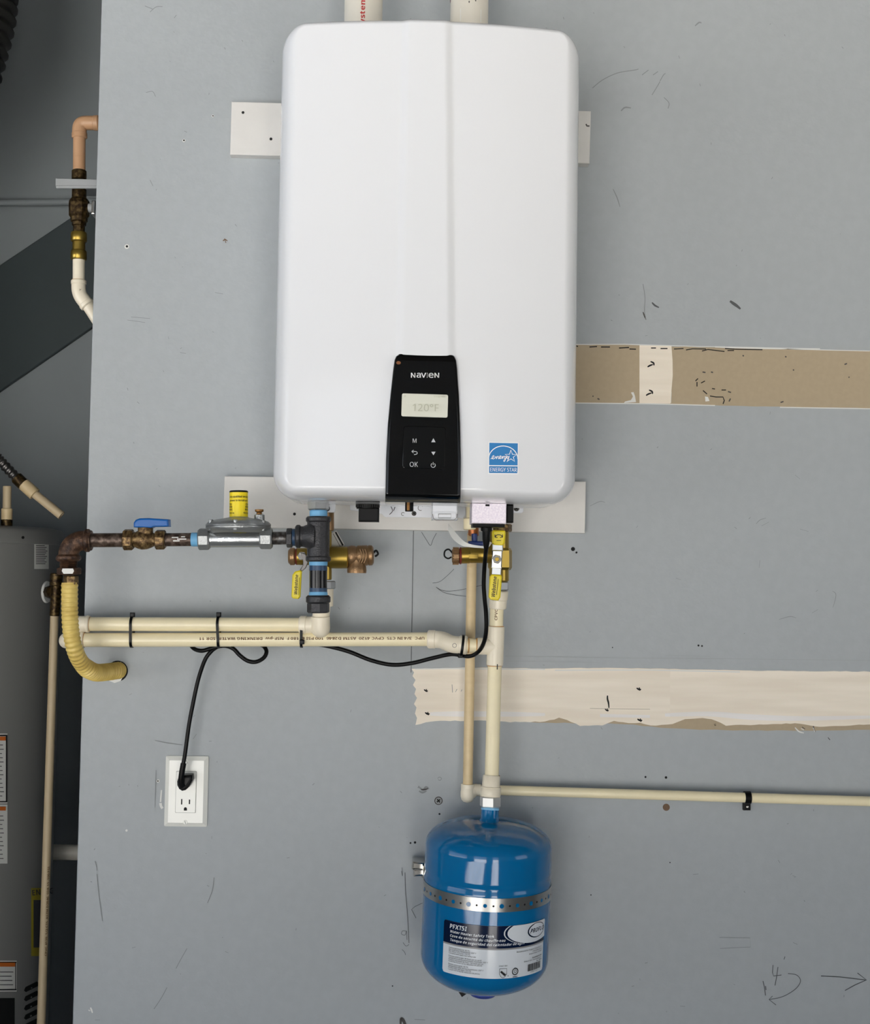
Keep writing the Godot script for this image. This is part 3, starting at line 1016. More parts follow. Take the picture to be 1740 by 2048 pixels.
# ---------------------------------------------------------------- gas line
func build_gas() -> void:
	var z := 0.155
	var s := S(z)
	var g := G.new()
	# flexible yellow connector that comes out of the wall
	var path := curve(PP([[238, 1341, -0.05], [236, 1341, 0.005], [214, 1344, 0.04], [192, 1345, 0.075], [174, 1337, 0.108], [160, 1322, 0.13], [149, 1297, 0.148], [142, 1262, z], [139.5, 1222, z], [139.3, 1165, z]]), 56)
	var rad := []
	var run := 0.0
	for i in path.size():
		if i: run += path[i].distance_to(path[i - 1])
		var k: float = clampf((run - 0.165) / 0.02, 0, 1)
		rad.append(0.0122 + lerpf(0.0019, 0.0005, k) * sin(run * TAU / 0.0068))
	var t := thing("gas_connector", "yellow corrugated flexible gas connector curving out of the wall", "gas hose", path[0])
	g.tube(path, rad, 24); part(t, "hose", g, "yellow hose")
	g = G.new(); g.nut(P(142, 1151, z), P(142, 1171, z), 14.5 * s, 6, 0.2); part(t, "end_nut", g, "brass stained", "stained brass end nut")
	# adapter nipple
	t = thing("pipe_adapter", "rusty hexagonal gas adapter between brown elbow and yellow hose", "pipe fitting", P(139, 1151, z))
	g = G.new(); g.nut(P(138, 1135, z), P(138, 1149.5, z), 23.5 * s, 6, 0.12); part(t, "hexagon", g, "rusty brown")
	var on := func(p: Vector2) -> Array: return [P(p.x, -p.y, z + 23.4 * s), Vector3.BACK]
	g = G.new(); g.flat(PackedVector2Array([Vector2(125, -1137), Vector2(146, -1137), Vector2(148, -1142), Vector2(145, -1147.5), Vector2(127, -1147.5), Vector2(123.5, -1142)]), on); part(t, "paper_scrap", g, "tag white")
	g = G.new()
	var pr := []
	for i in 13: pr.append(Vector2(i * 1.2 * s, (17.5 if i % 2 else 16.0) * s))
	g.lathe(P(137, 1121, z), P(137, 1136, z) - P(137, 1121, z), pr, 26); part(t, "thread", g, "rusty brown")
	# brown elbow
	g = G.new()
	var e := rounded(PP([[137, 1122, z], [137, 1081, z], [183, 1081, z]]), 34 * s, 14)
	t = thing("pipe_elbow", "rusty brown iron gas elbow at the far left of the gas line", "pipe fitting", P(137, 1122, z))
	g.tube(e, 20 * s, 26); part(t, "elbow", g, "rusty brown")
	g = G.new(); g.rod(P(137, 1123, z), P(137, 1109, z), 24.5 * s, 28, 0.2); part(t, "collar", g, "rusty brown")
	g = G.new(); g.rod(P(168, 1081, z), P(182, 1081, z), 20.5 * s * 1.12, 28, 0.2); part(t, "collar", g, "rusty brown")
	# nipples
	g = G.new(); g.rod(P(181, 1080.5, z), P(249, 1080, z), 14 * s); single("pipe_nipple", g, "rusty pipe", "brown iron pipe nipple between rusty elbow and blue-handled valve", "pipe")
	g = G.new(); g.rod(P(330, 1079.5, z), P(392, 1079, z), 13.2 * s)
	t = thing("pipe_nipple", "worn grey-brown pipe nipple with peeling label between gas valve and regulator", "pipe", P(360, 1092, z))
	part(t, "pipe", g, "rusty pipe")
	g = G.new(); g.rod(P(382, 1079, z), P(398, 1079, z), 13.9 * s); part(t, "sealant_ring", g, "sealant blue")
	g = G.new()
	var ro := on_rod(P(330, 1079.5, z), P(392, 1079, z), 13.2 * s)
	for q in [[0.012, 0.003, 0.010], [0.020, 0.0005, 0.014], [0.014, -0.002, 0.010], [0.026, 0.004, 0.006]]:
		g.flat(rrect(q[2], 0.0016, 0.0005, 3, Vector2(q[0] + q[2] / 2, q[1])), ro)
	part(t, "label_remnant", g, "tag white", "", "stuff")
	# shut-off valve with blue handle
	t = thing("gas_valve", "brass gas shut-off valve with a blue lever handle", "valve", P(288, 1098, z))
	g = G.new()
	g.nut(P(247, 1079.5, z), P(267, 1079.5, z), 21.5 * s, 8, 0.2)
	part(t, "hexagon", g, "brass stained")
	g = G.new(); g.nut(P(311, 1079.5, z), P(331, 1079.5, z), 20 * s, 8, 0.2); part(t, "hexagon", g, "brass stained")
	g = G.new()
	g.lathe(P(262, 1079.5, z), P(320, 1079.5, z) - P(262, 1079.5, z), [Vector2(0, 15 * s), Vector2(8 * s, 15 * s), Vector2(14 * s, 18 * s), Vector2(22 * s, 20 * s), Vector2(32 * s, 19 * s), Vector2(40 * s, 16 * s), Vector2(46 * s, 13 * s), Vector2(54 * s, 15 * s), Vector2(58 * s, 15 * s)], 26)
	g.rod(P(291, 1075, z), P(291, 1054, z), 15 * s)
	part(t, "body", g, "brass stained")
	g = G.new()
	var hp := PackedVector2Array()
	for q in [[270, 1055], [270, 1046], [274, 1040], [282, 1037], [300, 1036.5], [339, 1039], [340, 1053.5], [309, 1054], [306, 1056]]:
		hp.append(Vector2(P(q[0], q[1], z).x, P(q[0], q[1], z).y))
	g.prism(hp, Transform3D(), z - 16 * s, z + 16 * s, 0.003, 3)
	part(t, "handle", g, "blue plastic", "blue plastic lever handle")
	# regulator
	t = thing("gas_regulator", "cast aluminium gas regulator with a yellow printed cap", "gas regulator", P(470, 1099, z))
	g = G.new()
	g.nut(P(397, 1078.5, z), P(420, 1078, z), 22.5 * s, 8, 0.25); part(t, "end_hexagon", g, "cast aluminium")
	g = G.new(); g.nut(P(520, 1077, z), P(545, 1077, z), 22 * s, 8, 0.25); part(t, "end_hexagon", g, "cast aluminium")
	g = G.new()
	g.lathe(P(416, 1078, z), P(524, 1077.3, z) - P(416, 1078, z), [Vector2(0, 0), Vector2(0, 15.5 * s), Vector2(4 * s, 17 * s), Vector2(104 * s, 17 * s), Vector2(108 * s, 15.5 * s), Vector2(108 * s, 0)], 30)
	part(t, "body", g, "cast aluminium bright")
	g = G.new()
	var up := (P(477, 1000, z) - P(477, 1066, z)).normalized()
	g.lathe(P(477, 1066, z), up, [Vector2(0, 50 * s), Vector2(4 * s, 60 * s), Vector2(9 * s, 64.5 * s), Vector2(12.5 * s, 64.5 * s), Vector2(13 * s, 63 * s), Vector2(14 * s, 64.5 * s), Vector2(17 * s, 64.5 * s), Vector2(22 * s, 60 * s), Vector2(26 * s, 48 * s), Vector2(29 * s, 30 * s), Vector2(31 * s, 20 * s)], 44)
	part(t, "diaphragm_housing", g, "cast aluminium")
	for k in 6:
		g = G.new()
		var an := TAU * k / 6 + 0.5
		g.rod(P(477, 1062, z) + Vector3(cos(an), 0, sin(an)) * 59 * s, P(477, 1041, z) + Vector3(cos(an), 0, sin(an)) * 59 * s, 4.5 * s, 12)
		part(t, "bolt_boss", g, "cast aluminium")
	g = G.new(); g.lathe(P(477.5, 1046, z), up, [Vector2(0, 34 * s), Vector2(6 * s, 24 * s), Vector2(10 * s, 20 * s), Vector2(12 * s, 19.5 * s)], 28); part(t, "tower_base", g, "cast aluminium")
	var cb := P(477.5, 1037.5, z)
	var ct := P(477.5, 984, z)
	g = G.new(); g.rod(cb, ct, 18.4 * s, 32, 0.05); var cap := part(t, "cap", g, "yellow cap", "yellow cap printed with black warning text")
	g = G.new(); g.rod(P(477.5, 986.5, z), P(477.5, 981.5, z), 18.6 * s, 32, 0.1); part(cap, "cap_top", g, "black plastic")
	g = G.new()
	var con := on_side(cb, ct, 18.4 * s)
	var rows := [["Only qualified service", 0.78, 0.9], ["person to install unit", 0.64, 0.9], ["CSA", 0.50, 0.0], ["MIN", 0.40, 0.0], ["MAX", 0.30, 0.0], ["10.5 in", 0.17, 0.0]]
	for q in rows:
		if q[2] > 0.5:
			letters(g, q[0], Vector2(0, q[1] * 53 * s), 3.9 * s, con, 1, true, 0, 0.8, 0, 16)
		else:
			letters(g, q[0], Vector2(-23 * s, q[1] * 53 * s), 3.9 * s, con, 0, true, 0, 0.9, 0, 16)
			letters(g, q[0], Vector2(23 * s, q[1] * 53 * s), 3.9 * s, con, 2, true, 0, 0.9, 0, 16)
	part(cap, "printing", g, "black print")
	g = G.new(); g.rod(P(519, 1045, z + 0.004), P(519, 1029, z + 0.004), 10.3 * s); part(t, "vent_boss", g, "cast aluminium")
	g = G.new()
	g.lathe(P(518.5, 1030, z + 0.004), up, [Vector2(0, 5 * s), Vector2(3 * s, 5.5 * s), Vector2(5 * s, 5 * s), Vector2(7 * s, 8.6 * s), Vector2(11 * s, 8.6 * s), Vector2(11 * s, 4 * s), Vector2(8 * s, 3 * s), Vector2(8 * s, 0)], 20); part(t, "vent_plug", g, "brass dark")
	# nipple and union towards the tee
	g = G.new(); g.rod(P(544, 1076.5, z), P(576, 1076, z), 13 * s); single("pipe_nipple", g, "iron pipe", "short grey pipe nipple between regulator and black union", "pipe")
	t = thing("pipe_union", "dark grey bushing smeared with blue sealant left of the black tee", "pipe fitting", P(582, 1095, z))
	g = G.new(); g.nut(P(573, 1076, z), P(585, 1076, z), 19.5 * s, 6, 0.35); part(t, "hexagon", g, "black iron")
	g = G.new(); g.rod(P(584, 1075, z), P(595, 1075, z), 17 * s); part(t, "sealant_ring", g, "sealant dark")
	# black tee, drip leg and cap
	var zt := 0.165
	s = S(zt)
	t = thing("pipe_tee", "black iron pipe tee below the gas inlet", "pipe fitting", P(637, 1123, zt))
	g = G.new()
	g.rod(P(637, 1036, zt), P(636.5, 1121, zt), 22.5 * s)
	g.rod(P(598, 1073, zt), P(637, 1073, zt), 20.5 * s)
	g.lathe(P(606, 1073, zt), Vector3.RIGHT, [Vector2(0, 20.5 * s), Vector2(8 * s, 24 * s), Vector2(16 * s, 30 * s), Vector2(24 * s, 30 * s)], 26)
	part(t, "body", g, "black iron")
	for q in [[637, 1033, 637, 1045], [636.5, 1112, 636.5, 1123.5], [591, 1073, 602, 1073]]:
		g = G.new(); g.rod(P(q[0], q[1], zt), P(q[2], q[3], zt), 25.2 * s if q[0] > 600 else 23.5 * s, 30, 0.12); part(t, "collar", g, "black iron")
	g = G.new()
	letters(g, "CA", Vector2(0.022, -0.004), 0.0058, on_side(P(637, 1085, zt), P(637, 1036, zt), 22.5 * s, 0.0004), 1, true, 0, 1, PI / 2)
	part(t, "cast_mark", g, "iron pipe")
	t = thing("drip_leg", "black capped drip leg with blue sealant hanging from the tee", "pipe", P(636.5, 1191, zt))
	g = G.new(); g.rod(P(636.5, 1122, zt), P(636.5, 1192, zt), 17.6 * s); part(t, "nipple", g, "black pipe")
	g = G.new(); g.lathe(P(636.5, 1131, zt), Vector3.UP, [Vector2(0, 18 * s), Vector2(3 * s, 18.7 * s), Vector2(9 * s, 18.7 * s)], 26); part(t, "sealant_ring", g, "sealant blue")
	g = G.new(); g.lathe(P(636.5, 1191.5, zt), Vector3.UP, [Vector2(0, 18.7 * s), Vector2(5 * s, 18.7 * s), Vector2(8 * s, 18 * s)], 26); part(t, "sealant_ring", g, "sealant blue")
	g = G.new(); g.lathe(P(636.5, 1184, zt), Vector3.UP, [Vector2(0, 18 * s), Vector2(8 * s, 18 * s)], 26); part(t, "sealant_smear", g, "sealant dark")
	g = G.new(); g.lathe(P(636.5, 1141, zt), Vector3.UP, [Vector2(0, 18 * s), Vector2(10 * s, 18 * s)], 26); part(t, "sealant_smear", g, "sealant dark")
	g = G.new(); g.rod(P(636.5, 1190.5, zt), P(636.5, 1207, zt), 24.5 * s, 32, 0.14); var cp := part(t, "cap", g, "black iron", "black iron end cap")
	g = G.new(); g.nut(P(636.5, 1205, zt), P(636.5, 1226, zt), 22.4 * s, 8, 0.2); part(cp, "octagon", g, "black iron")

# writing surface on an upright rod: x round it to the right, y up from a
func on_side(a: Vector3, b: Vector3, r: float, lift := 0.0005, turn := 0.0) -> Callable:
	var w := (b - a).normalized()
	var to := EYE - a
	var f := (to - w * w.dot(to)).normalized()
	var u := w.cross(f)
	return func(p: Vector2) -> Array:
		var an := p.x / r + turn
		var d := f * cos(an) + u * sin(an)
		return [a + w * p.y + d * (r + lift), d]

# ---------------------------------------------------------------- water valves
func lever(t: Node3D, pts: Array, zz: float, w: float, thick: float, mat_: String, called: String, lab := "") -> MeshInstance3D:
	var g := G.new()
	var poly := PackedVector2Array()
	for q in pts:
		var k := P(q[0], q[1], zz); poly.append(Vector2(k.x, k.y))
	g.prism(poly, Transform3D(), zz - thick / 2, zz + thick / 2, minf(thick * 0.4, 0.0025), 3)
	return part(t, called, g, mat_, lab)

func build_valves() -> void:
	# hot side, behind the gas tee
	var z := 0.085
	var s := S(z)
	var t := thing("isolation_valve", "brass hot water isolation valve with one yellow lever behind the black tee", "valve", P(655, 1160, z))
	var g := G.new()
	g.rod(P(655, 1008, z), P(655, 1062, z), 13 * s); part(t, "inlet_tail", g, "bronze")
	g = G.new(); g.rod(P(650, 1058, z), P(650, 1160, z), 13.5 * s); g.rod(P(592, 1113, z), P(650, 1113, z), 17 * s); g.rod(P(650, 1115, z), P(697, 1115, z), 22 * s, 28, 0.1)
	part(t, "body", g, "brass")
	g = G.new(); g.rod(P(577, 1113, z), P(593, 1113, z), 17.5 * s, 28, 0.25); part(t, "end_cap", g, "bronze")
	g = G.new(); g.rod(P(592, 1113, z), P(596, 1113, z), 17 * s); part(t, "seal_ring", g, "red rubber")
	g = G.new(); g.nut(P(604, 1112, 0.10), P(604, 1112, 0.125), 9 * s, 6); part(t, "lever_nut", g, "chrome")
	lever(t, [[600, 1104], [612, 1108], [617, 1124], [612, 1136], [604, 1143], [599, 1141], [606, 1130], [606, 1122]], 0.126, 0, 0.003, "steel dark", "lever_link")
	var yl := lever(t, [[590, 1143], [601, 1140], [604, 1143], [601, 1194], [597, 1198], [586, 1197], [583, 1193], [585, 1150]], 0.130, 0, 0.009, "yellow plastic", "lever", "yellow plastic lever")
	g = G.new(); letters(g, "Webstone", Vector2(594.5, -1190), 6.5, func(p: Vector2) -> Array: return [P(p.x, -p.y, 0.1350), Vector3.BACK], 0, true, 0.2, 0.92, PI / 2 - 0.05)
	g.stroke(PackedVector2Array([Vector2(597, -1190), Vector2(599, -1155)]), 0.8, func(p: Vector2) -> Array: return [P(p.x, -p.y, 0.1350), Vector3.BACK])
	part(yl, "lettering", g, "black print")
	g = G.new(); g.nut(P(654, 1162, z), P(654, 1178, z), 17 * s, 6); part(t, "union_nut", g, "galvanised")
	# pressure relief valve on its right
	t = thing("relief_valve", "bronze pressure relief valve with downward outlet right of the black tee", "valve", P(715, 1146, z))
	g = G.new()
	var q0 := P(692, 1112, z)
	var q1 := P(748, 1110.5, z)
	g.lathe(q0, q1 - q0, [Vector2(0, 14 * s), Vector2(4 * s, 19 * s), Vector2(11 * s, 21 * s), Vector2(18 * s, 20 * s), Vector2(21 * s, 18 * s), Vector2(24 * s, 20.5 * s), Vector2(42 * s, 20.5 * s), Vector2(44 * s, 19 * s), Vector2(46 * s, 20.5 * s), Vector2(52 * s, 20 * s), Vector2(55 * s, 16 * s), Vector2(56 * s, 0)], 30)
	g.lathe(P(714, 1120, z), Vector3.DOWN, [Vector2(0, 17 * s), Vector2(10 * s, 17 * s), Vector2(13 * s, 18.5 * s), Vector2(21 * s, 19.5 * s), Vector2(26 * s, 19 * s), Vector2(26 * s, 14 * s), Vector2(16 * s, 14 * s)], 28)
	part(t, "body", g, "bronze")
	for k in 3:
		g = G.new()
		var x := 722.0 + k * 5
		g.tube(curve(PP([[x - 2, 1098, z + 0.0158], [x + 1, 1107, z + 0.0168], [x, 1116, z + 0.0166], [x - 4, 1126, z + 0.014]]), 5), 0.0013, 8); part(t, "rib", g, "bronze")
	g = G.new(); g.tube(curve(PP([[746, 1107, z], [752, 1101, z], [756, 1108, z], [750, 1113, z]]), 5), 0.0016, 10); part(t, "test_lever", g, "black plastic")
	g = G.new()
	var on := func(p: Vector2) -> Array: return [P(p.x, -p.y, 0.072), Vector3(-0.3, 0, 0.95)]
	g.flat(PackedVector2Array([Vector2(662, -1067), Vector2(673, -1061), Vector2(689, -1089), Vector2(686, -1096), Vector2(664, -1096)]), on)
	var tg := single("paper_tag", g, "tag white", "white paper tag with black stripes tucked behind black tee", "tag")
	g = G.new()
	var on2 := func(p: Vector2) -> Array: return [P(p.x, -p.y, 0.0726), Vector3(-0.3, 0, 0.95)]
	for k in 2: g.stroke(PackedVector2Array([Vector2(671 - k * 5, -1064 - k * 3), Vector2(686 - k * 5, -1091 - k * 3)]), 3.2 if k == 0 else 0.9, on2)
	part(tg, "printing", g, "black print")

	# cold side
	z = 0.100
	s = S(z)
	t = thing("isolation_valve", "brass cold water isolation valve with two yellow levers beside the hanging cord", "valve", P(998, 1165, z))
	g = G.new()
	g.rod(P(998, 1060, z), P(998, 1163, z), 20 * s, 30, 0.1)
	g.rod(P(938, 1109, z), P(998, 1109, z), 17.5 * s, 28)
	g.nut(P(1000, 1096, z), P(1000, 1140, z), 24 * s, 8)
	part(t, "body", g, "brass")
	g = G.new(); g.nut(P(1005, 1048, z), P(1005, 1064, z), 19 * s, 6); part(t, "top_nut", g, "brass stained")
	g = G.new(); g.rod(P(921, 1111, z), P(940, 1110.5, z), 16.5 * s); g.box(P(947, 1113, z + 17 * s), Vector3(18, 9, 3) * s, 0.0004); part(t, "side_port", g, "brass")
	g = G.new(); g.rod(P(919, 1111.5, z), P(923, 1111.5, z), 17.2 * s); part(t, "seal_ring", g, "red rubber")
	g = G.new(); g.rod(P(904, 1112, z), P(920, 1112, z), 16 * s, 30, 0.2)
	for k in 18:
		var an := TAU * k / 18
		g.box(P(911.5, 1112, z) + Vector3(0, cos(an), sin(an)) * 16.4 * s, Vector3(12, 2.6, 2.6) * s, 0.0004, Basis(Vector3.RIGHT, an))
	part(t, "port_cap", g, "bronze", "ribbed bronze port cap")
	g = G.new(); g.tube(curve(PP([[906, 1108, z], [898, 1099, z], [890, 1102, z], [889, 1112, z], [896, 1117, z], [903, 1114, z]]), 6), 0.0013, 10); part(t, "cap_strap", g, "black plastic")
	g = G.new(); g.box(P(951, 1087, z), Vector3(30 * s, 9 * s, 0.02), 0.002); g.rod(P(949, 1084, z), P(949, 1067, z), 6 * s, 16, 0.2)
	part(t, "drain_handle", g, "blue dark plastic", "small dark blue drain handle")
	# levers stand in front of the body
	var zl := 0.150
	var up_ := lever(t, [[986, 1060], [1009, 1061], [1011, 1066], [1009, 1087], [1005, 1091], [988, 1090], [984, 1086], [984, 1064]], zl, 0, 0.010, "yellow plastic", "lever", "upper yellow lever with arrows")
	var uon := func(p: Vector2) -> Array: return [P(p.x, -p.y, zl + 0.0056), Vector3.BACK]
	g = G.new()
	g.stroke(curve2([Vector2(990, -1074), Vector2(994, -1070), Vector2(1001, -1070), Vector2(1005, -1074)], 4), 1.5, uon)
	for q in [[990, 1069, 990, 1074.5, 995, 1075], [1005, 1069, 1005, 1074.5, 1000, 1075]]: g.stroke(PackedVector2Array([Vector2(q[0], -q[1]), Vector2(q[2], -q[3]), Vector2(q[4], -q[5])]), 1.5, uon)
	g.stroke(PackedVector2Array([Vector2(993, -1081), Vector2(1002, -1081)]), 1.2, uon)
	part(up_, "arrow_mark", g, "black print")
	lever(t, [[984.5, 1088], [1006, 1089], [1006, 1103], [984.5, 1102]], zl - 0.001, 0, 0.003, "galvanised", "lever_link")
	lever(t, [[984, 1100], [1005, 1100.5], [1003.5, 1137], [982.5, 1136]], zl + 0.003, 0, 0.004, "chrome", "lever_plate")
	g = G.new(); g.nut(P(994, 1118.5, zl), P(994, 1118.5, zl + 0.012), 9.2 * s, 6, 0.2); part(t, "lever_nut", g, "chrome")
	g = G.new(); g.rod(P(994, 1118.5, zl + 0.010), P(994, 1118.5, zl + 0.016), 4.2 * s, 16); part(t, "spindle", g, "brass")
	g = G.new(); g.rod(P(994, 1118.5, 0.11), P(994, 1118.5, zl), 8 * s, 16); part(t, "stem", g, "brass")
	lever(t, [[984, 1134], [1003, 1135], [1002, 1151], [983, 1150]], zl, 0, 0.003, "galvanised", "lever_link")
	var lo := lever(t, [[983, 1148.5], [1002, 1149.5], [1004, 1154], [1000.5, 1195], [996.5, 1201], [981, 1199.5], [977, 1194], [979, 1153]], zl + 0.002, 0, 0.010, "yellow plastic", "lever", "lower yellow lever with black lettering")
	var lon := func(p: Vector2) -> Array: return [P(p.x, -p.y, zl + 0.0077), Vector3.BACK]
	g = G.new(); letters(g, "Webstone", Vector2(989.5, -1195), 7.2, lon, 0, true, 0.2, 0.86, PI / 2 - 0.10)
	g.stroke(PackedVector2Array([Vector2(993, -1190), Vector2(996.5, -1158)]), 1.0, lon)
	part(lo, "lettering", g, "black print")
	g = G.new(); g.nut(P(998, 1163, z), P(998, 1181, z), 21 * s, 6, 0.3); part(t, "union_nut", g, "galvanised")
	# drooping paper wrap
	g = G.new()
	var lower := curve(PP([[896, 1060, 0.075], [905, 1077, 0.10], [921, 1090, 0.125], [937, 1094, 0.134], [960, 1096, 0.137], [975, 1096, 0.137], [984, 1086, 0.132]]), 6)
	var upper := curve(PP([[896, 1047, 0.070], [912, 1066, 0.10], [926, 1081, 0.125], [940, 1088, 0.134], [960, 1091.5, 0.137], [974, 1091.5, 0.137], [980, 1083, 0.132]]), 6)
	for i in lower.size() - 1:
		var n := (lower[i + 1] - lower[i]).cross(upper[i] - lower[i]).normalized()
		g.quad(lower[i], lower[i + 1], upper[i + 1], upper[i], n, n, n, n)
		g.quad(lower[i] - n * 0.0006, lower[i + 1] - n * 0.0006, upper[i + 1] - n * 0.0006, upper[i] - n * 0.0006, -n, -n, -n, -n)
	single("paper_wrap", g, "tag white", "white strip of paper looped round the brass valve under the metal box", "tag")

# ---------------------------------------------------------------- plastic water pipes
func pipe(label: String, a: Array, b: Array, r: float, m := "cpvc", group := "") -> Node3D:
	var A := P(a[0], a[1], a[2])
	var B := P(b[0], b[1], b[2])
	var t := thing("water_pipe", label, "pipe", A if A.y < B.y else B, group)
	var g := G.new(); g.rod(A, B, r, 30, 0.05)
	part(t, "pipe", g, m)
	return t

func bead(t: Node3D, p: Array, axis: Vector3, r: float) -> void:
	var g := G.new()
	g.lathe(P(p[0], p[1], p[2]) - axis.normalized() * 0.0009, axis, [Vector2(0, r - 0.0012), Vector2(0.0003, r + 0.0003), Vector2(0.0016, r + 0.0003), Vector2(0.0019, r - 0.0012)], 26)
	part(t, "glue_bead", g, "glue")

func elbow(label: String, pts: Array, r: float, bend: float, m := "cpvc light", collar := 0.0) -> Node3D:
	var path := rounded(PP(pts), bend, 12)
	var t := thing("pipe_elbow", label, "pipe fitting", path[0] if path[0].y < path[-1].y else path[-1])
	var g := G.new()
	g.tube(path, r, 28); part(t, "elbow", g, m)
	if collar > 0:
		for e in [[path[0], path[1]], [path[-1], path[-2]]]:
			g = G.new()
			var d: Vector3 = (e[1] - e[0]).normalized()
			g.rod(e[0] - d * 0.0006, e[0] + d * collar, r * 1.07, 28, 0.12)
			part(t, "socket", g, m)
	return t

func build_pipes() -> void:
	var R := 0.0111
	var X := Vector3.RIGHT
	var z := 0.062
	# upper of the horizontal pair
	var t := pipe("cream plastic hot water pipe, upper of the two strapped together horizontally", [176, 1248, z], [608, 1249.5, z], R)
	t = elbow("pale plastic coupling and elbow at the left end of the upper pipe", [[179, 1248, z], [150, 1248, z], [150, 1248, -0.28]], 0.0127, 0.016, "cpvc light", 0.006)
	bead(t, [179.5, 1248, z], X, R + 0.0006)
	t = elbow("pale plastic elbow hanging directly below the black drip leg cap", [[600, 1250, z], [641, 1250.5, z + 0.004], [645, 1186, z + 0.018]], 0.0137, 0.018, "cpvc light", 0.012)
	var g := G.new(); g.lathe(P(641, 1275.5, z + 0.008), P(641, 1230, z + 0.012) - P(641, 1275.5, z + 0.008), [Vector2(0, 0), Vector2(0.0012, 0.006), Vector2(0.004, 0.0105), Vector2(0.009, 0.0142), Vector2(0.015, 0.0153), Vector2(0.034, 0.0150), Vector2(0.035, 0.0)], 28); part(t, "ball", g, "cpvc light")
	t = pipe("short cream plastic pipe rising behind the black drip leg", [653, 1212, 0.082], [654, 1176, 0.085], 0.0105, "cpvc light")
	# lower of the pair
	t = pipe("cream plastic cold water pipe with brown print, lower of the strapped pair", [148, 1280, z], [861, 1278.5, z], R)
	g = G.new()
	var msg := "UPC  3/4 IN CTS  CPVC 4120  ASTM D2846  100 PSI @ 180 F  NSF-pw  DRINKING WATER  SDR 11"
	letters(g, msg, Vector2(0.010, 0.0022), 0.0042, on_print(P(861, 1278.5, z), P(148, 1280, z), R), 0, true, 0, 1.45, 0, 16)
	part(t, "printing", g, "brown print")
	t = elbow("pale plastic elbow at the left end of the lower pipe", [[168, 1280, z], [134, 1281, z], [134, 1281, -0.28]], 0.0127, 0.016, "cpvc light", 0.006)
	bead(t, [168.5, 1280, z], X, R + 0.0006)
	# offset fittings to the tee
	t = elbow("bulging plastic offset elbow between the lower pipe and the cold tee", [[856, 1278.5, z], [884, 1279, z + 0.003], [902, 1289, z + 0.022], [934, 1290.5, z + 0.026]], 0.0138, 0.010, "cpvc light", 0.013)
	g = G.new()
	var ring := PackedVector2Array()
	for i in 17: ring.append(Vector2(909, -1291) + Vector2.from_angle(TAU * i / 16) * 4)
	g.stroke(ring, 0.8, func(p: Vector2) -> Array: return [P(p.x, -p.y, z + 0.0395), Vector3.BACK])
	part(t, "mould_mark", g, "scuff")
	var zc := z + 0.026
	t = pipe("stub of cream pipe with amber glue between offset elbow and cold tee", [928, 1290, zc], [962, 1292, zc], R)
	bead(t, [937, 1290.5, zc], X, R + 0.0012)
	bead(t, [953, 1291.5, zc], X, R + 0.0012)
	t = thing("pipe_tee", "cream plastic tee joining the vertical cold pipe and the offset elbow", "pipe fitting", P(990, 1331, zc))
	g = G.new(); g.rod(P(992.5, 1253, zc), P(989.5, 1331, zc), 0.0133, 30, 0.08); g.rod(P(954, 1292, zc), P(990, 1293, zc), 0.0133, 28, 0.08)
	part(t, "body", g, "cpvc light")
	t = pipe("short cream pipe with brown print between cold valve and plastic tee", [994, 1210, 0.092], [992.5, 1256, zc], R * 0.98)
	bead(t, [992.7, 1253, zc], Vector3.UP, R + 0.0009)
	g = G.new(); letters(g, "CPVC 41", Vector2(-0.0015, 0.014), 0.0042, on_side(P(992.5, 1256, zc), P(994, 1210, 0.092), R * 0.98, 0.0004, 0.25), 0, true, 0, 1.3, PI / 2, 16)
	part(t, "printing", g, "brown print")
	t = thing("pipe_adapter", "pale plastic adapter under the cold water isolation valve", "pipe fitting", P(996, 1217, 0.095))
	g = G.new()
	g.rod(P(998, 1180, 0.098), P(996, 1200, 0.096), 0.0150, 28, 0.1); g.rod(P(996.5, 1196, 0.096), P(995, 1217, 0.094), 0.0140, 28, 0.1)
	part(t, "body", g, "cpvc light")
	t = pipe("long vertical cream pipe between the cold tee and the blue tank", [989.5, 1329, zc], [983.5, 1556, 0.105], R)
	bead(t, [989.4, 1331.5, zc], Vector3.UP, R + 0.0009)
	bead(t, [983.6, 1552, 0.105], Vector3.UP, R + 0.0014)
	g = G.new()
	g.flat(rrect(0.0016, 0.0085, 0.0006, 3, Vector2(0.004, -0.001)), on_side(P(989.5, 1331, zc), P(989.8, 1320, zc), 0.0133, 0.0004))
	part(t, "glue_drip", g, "black print")
	t = thing("pipe_adapter", "pale plastic coupling above the steel nut of the blue tank", "pipe fitting", P(980.5, 1593, 0.108))
	g = G.new()
	var c0 := P(980.5, 1593, 0.108)
	var c1 := P(983, 1552, 0.105)
	g.lathe(c0, c1 - c0, [Vector2(0, 0.010), Vector2(0, 0.0152), Vector2(0.0015, 0.0160), Vector2(0.0125, 0.0160), Vector2(0.0130, 0.0156), Vector2(0.0135, 0.0160), Vector2(0.0145, 0.0157), Vector2(0.0150, 0.0142), Vector2(0.0315, 0.0136), Vector2(0.0325, 0.0126), Vector2(0.0325, 0.010)], 32)
	part(t, "body", g, "cpvc light")
	# small tan pipe behind
	var rs := 0.0080
	t = pipe("slim tan vertical pipe running down behind the cold tee", [944.5, 1068, 0.075], [943.5, 1130, 0.040], rs, "cpvc tan")
	t = pipe("slim tan vertical pipe dropping from the brass valve to a small elbow", [943.5, 1126, 0.034], [935.5, 1572, 0.034], rs, "cpvc tan")
	bead(t, [935.6, 1569.5, 0.034], Vector3.UP, rs + 0.0012)
	t = elbow("small pale elbow at the foot of the slim tan pipe", [[935.5, 1568, 0.034], [935, 1590, 0.034], [946, 1580, 0.030]], 0.0108, 0.006, "cpvc light")
